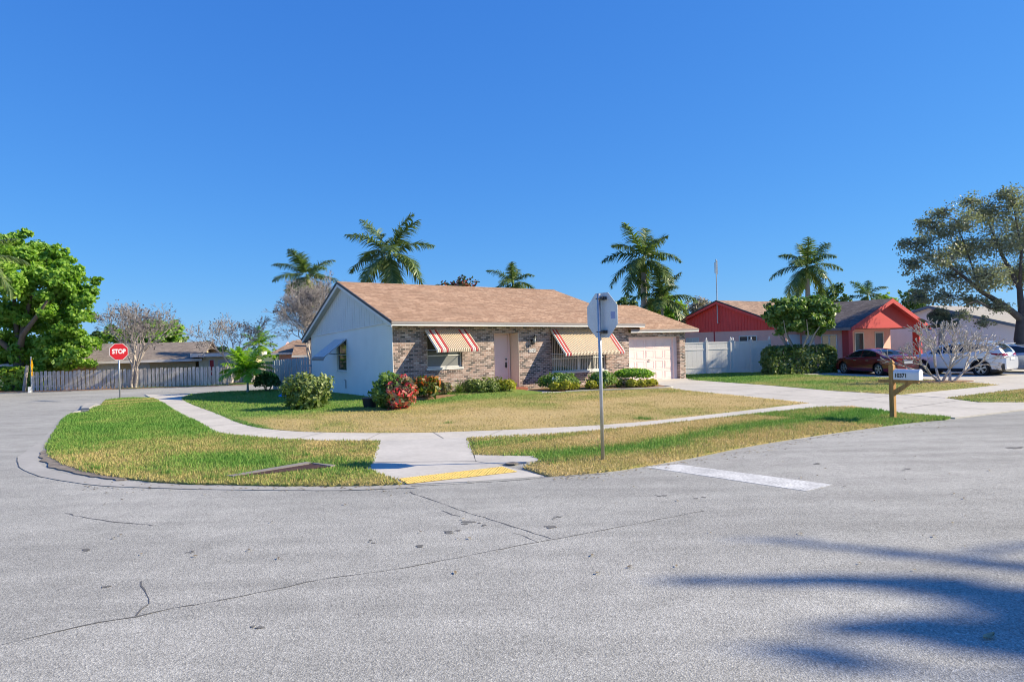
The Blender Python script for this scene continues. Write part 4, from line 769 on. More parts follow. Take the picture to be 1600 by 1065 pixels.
# ------------------------------------------------------------------ houses behind the far fence
def far_house(name, p0, p1, dep, ze, zr, m, rm, label, wins=(), hip=.0, flat=False):
    p0, p1 = Vector((*p0[:2], 0)), Vector((*p1[:2], 0)); d = p1-p0; L_ = d.length; t = empty(name, p0, math.atan2(d.y, d.x), label, 'house')
    holed_wall('wall', m, t, 0, L_, -.05, ze-.05, [w_[:4] for w_ in wins], .06); b = MB(); b.box(0, L_, .1, dep, -.05, ze-.06); b.build('wall', m, t)
    for w_ in wins: window_part(t, *w_[:4], .04, M['frame'], w_[4], 1, (), .05)
    if flat:
        MB().box(-.4, L_+.4, -.6, dep, ze-.06, ze+.16).build('roof', M['trim'], t); MB().box(-.38, L_+.38, -.58, dep-.02, ze+.161, ze+.20).build('roof_deck', M['roofgrey'], t)
    else:
        ym = dep/2; b = MB(); b.prism([(-.5, -.6, ze), (L_+.5, -.6, ze), (L_+.5-hip, ym, zr), (-.5+hip, ym, zr)], (0, 0, -.1)); b.prism([(-.5, dep+.5, ze), (-.5+hip, ym, zr), (L_+.5-hip, ym, zr), (L_+.5, dep+.5, ze)], (0, 0, -.1)); b.build('roof', rm, t)
        b = MB(); b.box(-.5, L_+.5, -.63, -.601, ze-.14, ze+.01); b.build('fascia', M['trim'], t)
        b = MB(); b.prism([(L_, .2, ze-.1), (L_, dep-.2, ze-.1), (L_, ym, zr-.12)], (-.1, 0, 0)); b.prism([(0, .2, ze-.1), (0, dep-.2, ze-.1), (0, ym, zr-.12)], (.1, 0, 0)); b.build('gable', m, t)
    return t
qa = Vector((-31.5, 44.0)); qb = Vector((-20.75, 46.6))
far_house('low_house', qa, qb, 7, 1.56, 2.72, M['tanwall'], M['roofgrey'], 'tan house with a long grey roof behind the weathered fence', [(5.2, 6.6, .5, 1.42, M['bluewhite']), (7.6, 8.3, 0, 1.4, M['blind'])])
far_house('flat_house', (-20.4, 46.3), (-17.2, 47.1), 6, 1.74, 0, M['yellowwall'], M['roofgrey'], 'cream house with flat white edged roof beyond the weathered fence', [(.6, .95, .4, 1.5, M['redtrim_sun']), (1.15, 2.3, .6, 1.45, M['blind'])], flat=True)
far_house('brown_roofed_house', (-18.5, 56.5), (-14.6, 57.0), 7, 1.75, 2.75, M['pinkwall'], M['roofred'], 'brown roofed house glimpsed behind the young palm', [], hip=1.0)
far_house('dark_gabled_house', (-16.0, 53.5), (-11, 54.5), 6, 1.55, 2.75, M['pinkwall'], M['roofred'], 'brown roofed house glimpsed above the grey side fence', [])

# ------------------------------------------------------------------ cars
def cr(pts, x):
    """smooth value through (x, y) points"""
    xs = [p[0] for p in pts]; ys = [p[1] for p in pts]
    if x <= xs[0]: return ys[0]
    if x >= xs[-1]: return ys[-1]
    i = max(j for j in range(len(xs)-1) if xs[j] <= x); h = xs[i+1]-xs[i]; t = (x-xs[i])/h
    m = lambda k: 0 if k in (0, len(xs)-1) else (ys[k+1]-ys[k-1])/(xs[k+1]-xs[k-1])
    m0, m1 = m(i)*h, m(i+1)*h; return (2*t**3-3*t*t+1)*ys[i]+(t**3-2*t*t+t)*m0+(-2*t**3+3*t*t)*ys[i+1]+(t**3-t*t)*m1
def in_poly(x, z, poly):
    r = False; n = len(poly)
    for i in range(n):
        (x0, z0), (x1, z1) = poly[i], poly[(i+1) % n]
        if (z0 > z) != (z1 > z) and x < (x1-x0)*(z-z0)/(z1-z0)+x0: r = not r
    return r
def car(name, loc, rz, scale, label, top, belt, width, wheels, wr, sidewin, ws, rw, paint, glass='carglass', tail=None, cladding=False, cat='car', zlow=.2, tail_top=None, group=None):
    """x forward from the rear bumper at x=0; y to the left"""
    t = empty(name, loc, rz, label, cat, None, ); t.scale = (scale,)*3
    L_ = top[-1][0]; NX, NT_ = 190, 80; xs = [L_*(i/(NX-1)) for i in range(NX)]; V = np.zeros((NX, NT_, 3))
    for i, x in enumerate(xs):
        zt, zb, w_ = cr(top, x), min(cr(belt, x), cr(top, x)-.03), cr(width, x); g = max(0, zt-zb); lo = zlow+.10*max(0, 1-x/.5)+.08*max(0, 1-(L_-x)/.5)
        inset = min(.24, .36*g+.015); wt = w_-inset
        ring = [(0, lo), (w_*.8, lo), (w_*.95, lo+.05), (w_*.99, lo+.2), (w_, (lo+zb)/2+.02), (w_*.985, zb-.07), (w_*.955, zb)]
        if g > .12: ring += [(w_*.955-inset*.45, zb+g*.45), (wt*.97, zb+g*.80), (wt*.86, zt-.035), (wt*.5, zt), (0, zt+.015)]
        else: ring += [(w_*.93, zb+g*.3), (w_*.88, zb+g*.6), (w_*.78, zt-.01), (w_*.45, zt+.012), (0, zt+.02)]
        P_ = np.array(ring); d = np.r_[0, np.cumsum(np.hypot(*np.diff(P_, axis=0).T))]; kk = np.arange(len(ring))/(len(ring)-1)*(NT_-1)
        s_ = np.interp(np.arange(NT_), kk, d); V[i, :, 0] = x; V[i, :, 1] = np.interp(s_, d, P_[:, 0]); V[i, :, 2] = np.interp(s_, d, P_[:, 1])
    # round the plan at both ends
    parts = {'body': [], 'glass': [], 'tail': [], 'clad': []}; vv = []; nP = NX*NT_
    for sgn in (1, -1):
        W_ = V.copy(); W_[:, :, 1] *= sgn; vv.append(W_.reshape(-1, 3))
    VV = np.concatenate(vv)
    for si, sgn in enumerate((1, -1)):
        for i in range(NX-1):
            xm_ = (xs[i]+xs[i+1])/2; wy = cr(width, xm_); zb = cr(belt, xm_)
            for j in range(NT_-1):
                q = [i*NT_+j, (i+1)*NT_+j, (i+1)*NT_+j+1, i*NT_+j+1]; c = (V[i, j]+V[i+1, j+1])*.5; q = [k+si*nP for k in q]
                if sgn > 0: q = q[::-1]
                x, y, z = c; side = y > wy*.55
                dw = min(math.hypot(x-wx, z-wr) for wx in wheels)
                pass
                if side and dw < wr*1.13 and z < wr*2.3: continue
                key = 'body'
                if cladding and side and (dw < wr*1.32 or z < .36): key = 'clad'
                if cladding and (x < .12 and z < .62): key = 'clad'
                if side and any(in_poly(x, z, s_) for s_ in sidewin) and j > NT_*.5: key = 'glass'
                if not side and z > zb+.02 and (ws[0] < x < ws[1] or rw[0] < x < rw[1]) and y < wy*.60: key = 'glass'
                if side and z > zb+.05 and rw[0]+.1 < x < rw[1] and False: key = 'glass'
                if tail and in_poly(x, z, tail) and y > wy*.35: key = 'tail'
                parts[key].append(q)
    ends = []
    for i0 in (0, NX-1):
        for si in (0, 1):
            ends.append([si*nP+i0*NT_+j for j in range(NT_)])
    def mk(nm, fs, m, extra=None):
        if not fs and not extra: return None
        F_ = np.array(fs); u, inv = np.unique(F_, return_inverse=True); o = np_mesh(nm, VV[u], inv.reshape(F_.shape), m, None, t, True); return o
    bo = mk('body', parts['body'], paint); mk('window_glass', parts['glass'], M[glass]); mk('tail_lamp', parts['tail'], M['lamp_red']); mk('cladding', parts['clad'], M['cladding'])
    for i0, s_ in ((0, -1), (NX-1, 1)):
        cap = MB(); l_ = [tuple(V[i0, j]) for j in range(NT_)]; r_ = [(p[0], -p[1], p[2]) for p in l_[::-1]]; P_ = l_+r_[1:-1]; c0 = np.mean(np.array(P_), 0); b1 = [tuple((np.array(p)-c0)*np.array([1, .93, .86])+c0+np.array([s_*.05, 0, 0])) for p in P_]; n = len(P_); cap.add(P_+b1, [(k, (k+1) % n, n+(k+1) % n, n+k) for k in range(n)]+[tuple(range(n, 2*n))]); cap.build('bumper', paint, t, smooth=False)
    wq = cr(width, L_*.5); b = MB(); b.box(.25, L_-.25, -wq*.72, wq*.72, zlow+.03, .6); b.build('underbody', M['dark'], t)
    for wx in wheels:
        for sgn in (1, -1):
            y = sgn*(cr(width, wx)-.14); tb = MB(); r0 = wr; prof = [(.09, r0*.70), (.105, r0*.93), (.07, r0), (-.07, r0), (-.105, r0*.93), (-.09, r0*.70)]; k = 28
            tb.add([(wx+r*cos(2*pi*a/k), y+o*sgn, wr+r*sin(2*pi*a/k)) for o, r in prof for a in range(k)], [(p*k+a, p*k+(a+1) % k, (p+1)*k+(a+1) % k, (p+1)*k+a) for p in range(len(prof)-1) for a in range(k)])
            wh = tb.build('wheel', M['tyre'], t, smooth=True); rb = MB(); yo = y+.075*sgn
            rb.add([(wx+r*cos(2*pi*a/k), yo+o*sgn, wr+r*sin(2*pi*a/k)) for o, r in ((.012, r0*.71), (.02, r0*.66), (-.05, r0*.62)) for a in range(k)], [(p*k+a, p*k+(a+1) % k, (p+1)*k+(a+1) % k, (p+1)*k+a) for p in range(2) for a in range(k)])
            for sp_ in range(5):
                for da in (-.17, .17):
                    a = 2*pi*sp_/5+da+.3; a2 = 2*pi*sp_/5+da*.4+.3; c1 = (wx+.04*cos(a2), wr+.04*sin(a2)); c2 = (wx+r0*.66*cos(a), wr+r0*.66*sin(a)); nx, nz = -sin(a)*.022, cos(a)*.022
                    rb.hexa([(c1[0]-nx, yo-.02*sgn, c1[1]-nz), (c2[0]-nx, yo-.02*sgn, c2[1]-nz), (c2[0]+nx, yo-.02*sgn, c2[1]+nz), (c1[0]+nx, yo-.02*sgn, c1[1]+nz), (c1[0]-nx, yo+.012*sgn, c1[1]-nz), (c2[0]-nx, yo+.012*sgn, c2[1]-nz), (c2[0]+nx, yo+.012*sgn, c2[1]+nz), (c1[0]+nx, yo+.012*sgn, c1[1]+nz)])
            rb.tube([(wx, yo-.02*sgn, wr), (wx, yo+.016*sgn, wr)], .055, 12); rb.build('rim', M['rim'], wh)
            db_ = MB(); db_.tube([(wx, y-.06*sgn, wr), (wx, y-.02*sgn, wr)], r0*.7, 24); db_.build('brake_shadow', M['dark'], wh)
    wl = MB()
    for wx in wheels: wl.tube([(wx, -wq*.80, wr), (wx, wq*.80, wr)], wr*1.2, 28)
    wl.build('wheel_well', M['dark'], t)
    return t
sed_top = [(0, .86), (.12, 1.02), (.35, 1.06), (.75, 1.085), (1.3, 1.30), (1.9, 1.425), (2.5, 1.44), (3.0, 1.37), (3.6, 1.10), (3.85, .985), (4.3, .92), (4.75, .80), (4.9, .62)]
sed_belt = [(0, .80), (.3, .97), (1.0, 1.02), (1.5, 1.0), (2.2, .94), (3.4, .93), (3.9, .92), (4.9, .55)]
sed_w = [(0, .70), (.15, .82), (.5, .90), (1.2, .93), (3.8, .93), (4.5, .86), (4.8, .72), (4.9, .6)]
sw_ = [[(1.15, 1.06), (1.45, 1.28), (1.95, 1.37), (2.36, 1.385), (2.36, .99), (1.6, 1.03)], [(2.42, .985), (2.42, 1.385), (2.75, 1.36), (3.1, 1.22), (3.45, .98)]]
sc = car('sedan', (18.85, 33.98, 0), 1.78, .92, 'dark maroon sedan parked in front of the pink house', sed_top, sed_belt, sed_w, (1.08, 3.86), .345, sw_, (2.95, 3.75), (.72, 1.75), M['maroon'], tail=[(-.1, .80), (-.1, .98), (.28, .98), (.42, .93), (.25, .82)])
b = MB(); b.box(-.075, -.05, -.26, .26, .66, .80); b.build('number_plate', M['plate'], sc); b = MB(); b.tube([(1.1, .825, 1.04), (1.5, .84, 1.035), (2.2, .87, .985), (3.4, .88, .965)], .012, 6); b.tube([(-.06, -.3, .86), (-.06, .3, .86)], .02, 6); b.build('chrome_trim', M['chrome'], sc)
for hx in (1.75, 2.75): MB().box(hx, hx+.2, .915, .955, .80, .83).build('door_handle', M['chrome'], sc, bevel=.005)
b = MB(); b.box(-.07, -.04, -.55, .55, .87, .96); b.box(-.075, -.03, .4, .72, .80, .93); b.box(-.075, -.03, -.72, -.4, .80, .93); b.build('rear_lamp_bar', M['lamp_red'], sc)
suv_top = [(0, .95), (.06, 1.12), (.2, 1.35), (.5, 1.60), (.9, 1.67), (1.8, 1.70), (2.5, 1.67), (3.0, 1.54), (3.6, 1.21), (3.8, 1.12), (4.4, 1.04), (4.75, .85), (4.87, .6)]
suv_belt = [(0, .95), (.3, 1.14), (1.0, 1.22), (1.5, 1.14), (2.2, 1.06), (3.6, 1.04), (3.9, 1.0), (4.87, .6)]
suv_w = [(0, .76), (.12, .86), (.5, .93), (1.2, .955), (3.8, .95), (4.5, .88), (4.8, .75), (4.87, .62)]
su_w = [[(.62, 1.42), (.8, 1.52), (1.25, 1.58), (1.72, 1.6), (1.72, 1.16), (1.25, 1.24), (.95, 1.34)], [(1.78, 1.15), (1.78, 1.6), (2.45, 1.56), (2.75, 1.5), (2.75, 1.1)], [(2.8, 1.09), (2.8, 1.48), (3.1, 1.36), (3.45, 1.1)]]
us, vs_ = UV(G(1532, 587.4)); sv = car('suv', W(us+.87, vs_-1.0*.93), YAW+pi/2, .93, 'white sport utility car parked behind the bare frangipani', suv_top, suv_belt, suv_w, (1.0, 3.82), .365, su_w, (2.9, 3.62), (.08, .5), M['silver'], tail=[(-.1, .98), (-.1, 1.10), (.25, 1.12), (.68, 1.16), (.3, 1.0)], cladding=True, cat='car')
b = MB(); b.box(-.075, -.05, -.26, .26, .78, .92); b.build('number_plate', M['plate'], sv); b = MB(); b.box(-.055, .0, -.55, .55, .945, .965); b.tube([(-.07, -.09, 1.01), (-.07, .09, 1.01)], .02, 8); b.build('chrome_trim', M['chrome'], sv)
for hx in (1.7, 2.72): MB().box(hx, hx+.19, .935, .968, .96, .99).build('door_handle', M['chrome'], sv, bevel=.005)
b = MB(); b.tube([(.75, .62, 1.68), (1.0, .62, 1.72), (2.3, .62, 1.72), (2.6, .62, 1.65)], .018, 6); b.tube([(.75, -.62, 1.68), (1.0, -.62, 1.72), (2.3, -.62, 1.72), (2.6, -.62, 1.65)], .018, 6); b.build('roof_rail', M['chrome'], sv)
MB().box(.32, .62, -.03, .03, 1.64, 1.72).build('antenna_fin', M['silver'], sv); MB().box(.02, .2, -.62, .62, 1.575, 1.60).build('spoiler', M['silver'], sv)
us2, vs2 = UV(G(1606, 584)); car('sedan', W(us2+1.2, vs2-1.2), YAW+pi/2+.0, .95, 'silver blue saloon just beyond the white sport utility car', sed_top, sed_belt, sed_w, (1.08, 3.86), .345, sw_, (2.95, 3.75), (.72, 1.75), M['bluesilver'], tail=[(-.1, .80), (-.1, .98), (.28, .98), (.42, .93), (.25, .82)])
car('sedan', W(us2+6.0, vs2+2.2), YAW+pi/2, 1.05, 'dark car of which only the roof shows behind the silver saloon', sed_top, sed_belt, sed_w, (1.08, 3.86), .345, sw_, (2.95, 3.75), (.72, 1.75), M['blackcar'])

# ------------------------------------------------------------------ storm drains
sd_ = empty('storm_inlet', G(132, 640), YAW, 'concrete kerb inlet with a dark mouth at the edge of the grass', 'drain')
o0 = Vector(sd_.location); Q = lambda px, py, z: tuple(Matrix.Rotation(-YAW, 3, 'Z') @ (Vector(G(px, py, 0))-o0)+Vector((0, 0, z)))
b = MB(); b.prism([Q(126, 642.5, .12), Q(139, 642.2, .12), Q(146, 637.5, .11), Q(158, 635.2, .07), Q(150, 632, .09), Q(134, 634, .12)], (0, 0, -.045)); b.prism([Q(141, 641.5, .07), Q(147, 638, .07), Q(158, 636, .04), Q(150, 632, .06), Q(139, 635, .07)], (0, 0, -.15)); b.build('slab', M['gutter'], sd_)
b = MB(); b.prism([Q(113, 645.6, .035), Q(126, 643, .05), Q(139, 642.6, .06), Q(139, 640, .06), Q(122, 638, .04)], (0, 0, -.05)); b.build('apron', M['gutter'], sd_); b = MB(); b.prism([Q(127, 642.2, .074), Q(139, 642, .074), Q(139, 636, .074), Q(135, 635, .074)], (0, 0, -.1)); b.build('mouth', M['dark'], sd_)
dr = empty('drain_channel', G(440, 736), 0, 'old concrete channel with a rusty grate sunk in the corner grass', 'drain'); o0 = Vector(dr.location); Q = lambda px, py, z: tuple(Vector(G(px, py, 0))-o0+Vector((0, 0, z)))
b = MB(); b.prism([Q(352, 747.2, .05), Q(478, 726.3, .06), Q(486, 727.6, .06), Q(364, 747.6, .05)], (0, 0, -.12)); b.prism([Q(478, 726.3, .06), Q(524, 730.5, .055), Q(517, 732.4, .055), Q(486, 727.6, .06)], (0, 0, -.12)); b.build('kerb', M['old'], dr)
b = MB()
for i in range(26):
    a, c = i/26, (i+.6)/26; l0, l1 = Vector(Q(366, 747.4, .04)), Vector(Q(487, 727.9, .045)); r0, r1 = Vector(Q(410, 743.5, .04)), Vector(Q(516, 732.6, .045)); b.prism([l0.lerp(l1, a), r0.lerp(r1, a), r0.lerp(r1, c), l0.lerp(l1, c)], (0, 0, -.03))
b.build('grate', mat('rust', (.12, .06, .045), .8, .4, 6), dr)
lf = empty('fallen_leaf', G(1545, 997), .5, 'curled dry leaf lying in the shade on the road', 'leaf'); b = MB(); k = 9
for i in range(k-1):
    f_ = lambda i_: (-.07+.14*i_/(k-1), .026*sin(pi*(i_+.05)/(k-1+.1))); (xa, wa), (xb, wb_) = f_(i), f_(i+1); za, zc = .006+.012*(i/(k-1)-.5)**2*4, .006+.012*((i+1)/(k-1)-.5)**2*4
    b.quad((xa, -wa, za+.012), (xb, -wb_, zc+.012), (xb, 0, zc), (xa, 0, za)); b.quad((xa, 0, za), (xb, 0, zc), (xb, wb_, zc+.016), (xa, wa, za+.016))
b.build('leaf_blade', M['deadleaf'], lf, fix=False)
bl = empty('blue_cover', G(441, 620), 0, 'small bright blue plastic piece lying on the shaded lawn', 'plastic cover'); b = MB(); b.add([(-.2, -.12, .03), (.22, -.1, .03), (.2, .14, .03), (-.16, .12, .03), (-.02, .0, .15), (.1, .02, .11)], [(0, 1, 5, 4), (1, 2, 5), (2, 3, 4, 5), (3, 0, 4)]); b.build('shell', M['blue'], bl)
po = empty('planter', W(-2.1, -2.6), 0, 'black round planter at the foot of the red leaved shrub', 'planter'); b = MB(); b.tube([(0, 0, 0), (0, 0, .33)], [.2, .26], 18); b.tube([(0, 0, .30), (0, 0, .36)], .28, 18); b.build('pot', M['pot'], po)
ys_ = empty('yard_sign', W(6.55, -1.7), YAW-.4, 'small white yard sign among the golden shrubs', 'sign'); MB().box(-.012, .012, -.012, .012, 0, .5).build('stake', M['galv'], ys_); b = MB(); b.prism([(-.14, -.02, .38), (.14, -.02, .38), (.14, -.02, .58), (.07, -.02, .64), (-.07, -.02, .64), (-.14, -.02, .58)], (0, -.01, 0)); b.build('panel', M['white'], ys_)

# ------------------------------------------------------------------ plants
def leaf_quads(C, N, size, elong=1.8, jit=.6):
    """kite shaped leaves at C (n,3) facing roughly N"""
    n = len(C); N = N+RNG.normal(0, jit, (n, 3)); N /= np.linalg.norm(N, axis=1)[:, None]+1e-9; T = np.cross(N, RNG.normal(0, 1, (n, 3))); T /= np.linalg.norm(T, axis=1)[:, None]+1e-9; B = np.cross(N, T)
    s = size*(.6+.8*RNG.random(n))[:, None]; a = C-T*s*.5*elong; b = C+B*s*.5-T*s*.1; c = C+T*s*.5*elong-N*s*.15; d = C-B*s*.5-T*s*.1
    return np.stack([a, b, c, d], 1).reshape(-1, 3), np.arange(4*n).reshape(-1, 4)
def leaves(name, C, N, size, m, tint, parent, elong=1.8, jit=.6):
    V, F = leaf_quads(C, N, size, elong, jit); return np_mesh(name, V, F, m, np.repeat(np.clip(tint, 0, 1), 4), parent)
def blob_points(n, r, flat=.0, lump=.25, seed=0, inner=.5):
    d = RNG.normal(0, 1, (n, 3)); d /= np.linalg.norm(d, axis=1)[:, None]; d[:, 2] = np.where(d[:, 2] < -flat, -d[:, 2]*.6, d[:, 2])
    q = d*2.3+seed*3.7; k = 1+lump*(vnoise(q[:, 0]+q[:, 2], q[:, 1]+9)-.5)*2+lump*.6*(vnoise(q[:, 0]*2.2+4, q[:, 1]*2.2+q[:, 2]*2.2)-.5)*2
    rad = (inner+(1-inner)*RNG.random(n)**.45)*k
    return d*rad[:, None]*np.array(r), d, vnoise(q[:, 0]*1.6+q[:, 2]*1.1+2, q[:, 1]*1.6+5)
def shrub(name, loc, r, n, size, m, label, cat='shrub', group=None, seed=0, lump=.25, stems=5, cz=None, elong=1.8, tint=None, flat=.4, inner=.45):
    lump = lump*1.35 if cat == 'shrub' else lump
    t = empty(name, loc, RNG.random()*6, label, cat, group); cz = r[2]*.95 if cz is None else cz; C, N, tn = blob_points(n, r, flat, lump, seed, inner); C[:, 2] += cz; k = C[:, 2] > .02; C, N, tn = C[k], N[k], tn[k]
    tv = RNG.random(len(C))*.55+tn*.45 if tint is None else tint(C, tn)
    leaves('foliage', C, N, size, m, tv, t, elong); b = MB()
    for i in range(stems):
        a = 2*pi*i/stems+RNG.random(); b.tube([(.04*cos(a), .04*sin(a), -.03), (r[0]*.35*cos(a), r[1]*.35*sin(a), cz*.6), (r[0]*.7*cos(a), r[1]*.7*sin(a), cz*1.2)], [.022, .015, .006], 5)
    b.build('stems', M['bark'], t); return t
def strap_plant(name, loc, n, ln, m, label, wd=.03, group=None, cat='plant'):
    t = empty(name, loc, RNG.random()*6, label, cat, group); V = []; F = []; T = []
    for i in range(n):
        a = RNG.random()*2*pi; e = radians_(RNG.uniform(35, 85)); L_ = ln*RNG.uniform(.6, 1.1); k = 6; p = np.array([RNG.normal(0, .03), RNG.normal(0, .03), 0]); base = len(V); tv = RNG.random(); tw = np.array([-sin(a), cos(a), 0])
        for j in range(k+1):
            w_ = wd*(1-.9*(j/k)**2)*.5; V += [p-tw*w_, p+tw*w_]; T += [tv*.7+.3*j/k]*2; ee = e-1.5*(j/k)**1.6; p = p+np.array([cos(a)*cos(ee), sin(a)*cos(ee), sin(ee)])*L_/k
        F += [(base+2*j, base+2*j+1, base+2*j+3, base+2*j+2) for j in range(k)]
    np_mesh('leaf_straps', V, F, m, T, t); return t
def radians_(x): return x*pi/180
def branch_tree(p, d, ln, r, depth, segs, tips, spread=.55, ratio=.74, grav=.0, wob=.18, kids=(2, 3), minr=.006, allpts=None):
    d = Vector(d).normalized(); q = Vector(p); k = 3; pts = [q.copy()]; rad = [r]
    for i in range(k):
        d = (d+Vector((random.gauss(0, wob), random.gauss(0, wob), random.gauss(0, wob)+grav))).normalized(); q = q+d*ln/k; pts.append(q.copy()); rad.append(max(minr, r*(1-.35*(i+1)/k)))
    segs.append((pts, rad, depth))
    if allpts is not None and depth <= 2: allpts += [(x.copy(), d.copy()) for x in pts[1:]]
    if depth == 0: tips.append((q, d)); return
    n = random.randint(*kids); ph = random.random()*6.28
    for i in range(n):
        ax = d.orthogonal().normalized(); a = ph+2*pi*i/n+random.gauss(0, .3); perp = ax*cos(a)+d.cross(ax)*sin(a); sp = spread*random.uniform(.6, 1.35); nd = d*cos(sp)+perp*sin(sp)
        branch_tree(q, nd, ln*ratio*random.uniform(.8, 1.2), max(minr, r*.62), depth-1, segs, tips, spread, ratio, grav, wob, kids, minr, allpts)
def bare_tree(name, loc, h, r, depth, label, m, trunks=1, lean=.15, tw='twig', pods=0, spread=.5, ratio=.74, podm='g_seed', grav=.03, trunk_len=None, group=None, pod=.07, minr=.008, cut=2, kids=(2, 3)):
    t = empty(name, loc, 0, label, 'tree', group); segs = []; tips = []; allp = []
    for i in range(trunks):
        a = 2*pi*i/trunks+random.random()*.7; d = (lean*cos(a), lean*sin(a), 1); p = (.1*cos(a)*(trunks > 1), .1*sin(a)*(trunks > 1), -.1)
        branch_tree(p, d, trunk_len or h*.3, r, depth, segs, tips, spread, ratio, grav, .12, kids, minr, allp)
    zmax = max(q.z for q, _ in tips); s = h/zmax; A = MB(); B = MB()
    for pts, rad, dp in segs: (A if dp > cut else B).tube([(p.x*s, p.y*s, p.z*s) for p in pts], rad, 6 if dp > cut else 3, cap=False)
    A.build('trunk', m, t, smooth=True, fix=False); B.build('twigs', M[tw] if isinstance(tw, str) else tw, t, smooth=True, fix=False)
    if pods:
        idx = [allp[i] for i in RNG.integers(0, len(allp), pods)]; C = np.array([q*s for q, _ in idx])+RNG.normal(0, .10, (pods, 3)); leaves('seed_heads', C, RNG.normal(0, 1, (pods, 3)), pod, M[podm], RNG.random(pods), t, 1.6)
    return t
def leafy_tree(name, loc, clumps, n, size, m, bark, label, trunk, limbs, elong=1.7, lump=.3, seed=1, inner=.35, jit=.7, spread=1.25):
    """clumps: (x, y, z, rx, ry, rz) spread through the crown; trunk/limbs: lists of (points, radii)"""
    t = empty(name, loc, 0, label, 'tree'); b = MB()
    for pts, rad in [trunk]+limbs: b.tube(pts, rad, 10, cap=False)
    b.build('trunk', bark, t, smooth=True, fix=False); CC = []; NN = []; TT = []; tot = sum(c[3]*c[4] for c in clumps)
    for i, c in enumerate(clumps):
        k = int(n*c[3]*c[4]/tot); ns = max(5, int(9+c[3]*7)); C0, N0, t0 = blob_points(ns, c[3:], 1.0, lump, seed+i, inner); q = RNG.integers(0, ns, k); sr = RNG.uniform(.22, .42, ns)*np.array(c[3:]).mean()
        off = RNG.normal(0, 1, (k, 3)); off /= np.linalg.norm(off, axis=1)[:, None]; off *= (RNG.random(k)**.5)[:, None]; off[:, 2] *= .62
        C = C0[q]+off*sr[q][:, None]*spread; CC.append(C+np.array(c[:3])); NN.append(off*.7+N0[q]*.4+np.array([0, 0, .55])); TT.append(RNG.random(k)*.6+t0[q]*.25+.2*RNG.random(ns)[q])
    leaves('crown', np.concatenate(CC), np.concatenate(NN), size, m, np.concatenate(TT), t, elong, jit); return t
def rand_clumps(n, cx, cy, cz, rx, ry, rz, s0, s1, flat=1.0):
    o = []
    for i in range(n):
        d = RNG.normal(0, 1, 3); d /= np.linalg.norm(d); k = RNG.random()**.4; s = RNG.uniform(s0, s1); o.append((cx+d[0]*rx*k, cy+d[1]*ry*k, cz+d[2]*rz*k, s, s, s*.75*flat))
    return o
def frond_mesh(L_, elev, bend, n=34, leaf=.55, plume=.5, m='g_palm', dry=0.0, wd=.035):
    """one feather leaf along local +x"""
    V = []; F = []; T = []; k = 14; P_ = [np.array([0., 0, 0])]; D_ = []
    for i in range(k):
        e = elev-bend*(i/k)**1.3; d = np.array([cos(e), 0, sin(e)]); D_.append(d); P_.append(P_[-1]+d*L_/k)
    D_.append(D_[-1])
    for i in range(k+1):
        r = .035*(1-.85*i/k)*L_/3; u_ = np.array([-D_[i][2], 0, D_[i][0]]); V += [P_[i]+np.array([0, r, 0]), P_[i]+u_*r, P_[i]-np.array([0, r, 0])]; T += [.75]*3
    for i in range(k):
        for a in range(3): F.append((3*i+a, 3*i+(a+1) % 3, 3*i+3+(a+1) % 3, 3*i+3+a))
    for i in range(n):
        s = .13+.87*(i+.5)/n; x = s*k; j = min(k-1, int(x)); p = P_[j]+(P_[j+1]-P_[j])*(x-j); d = D_[j]; up_ = np.array([-d[2], 0, d[0]]); ll = leaf*(sin(pi*min(1, s*.82+.14))**.6)*RNG.uniform(.85, 1.1)*(1 if s < .9 else .75)
        for sg in (1, -1):
            v = d*.62+np.array([0, sg, 0])*RNG.uniform(.7, 1)+up_*RNG.uniform(-plume, plume); v /= np.linalg.norm(v); b0 = len(V); w_ = wd*RNG.uniform(.8, 1.2); side = np.cross(v, up_); side /= np.linalg.norm(side)+1e-6; q = p.copy(); tv = min(1, RNG.random()*.75+dry)
            for z in range(4):
                ww = w_*(1, 1.1, .8, .1)[z]*.5; V += [q-side*ww, q+side*ww]; T += [min(1, tv+.1*z*(.3+dry))]*2; v = v+np.array([0, 0, -.22]); v /= np.linalg.norm(v); q = q+v*ll/3
            F += [(b0+2*z, b0+2*z+1, b0+2*z+3, b0+2*z+2) for z in range(3)]
    me = np_mesh('tmp', V, F, M[m], T); d = me.data; bpy.data.objects.remove(me); return d
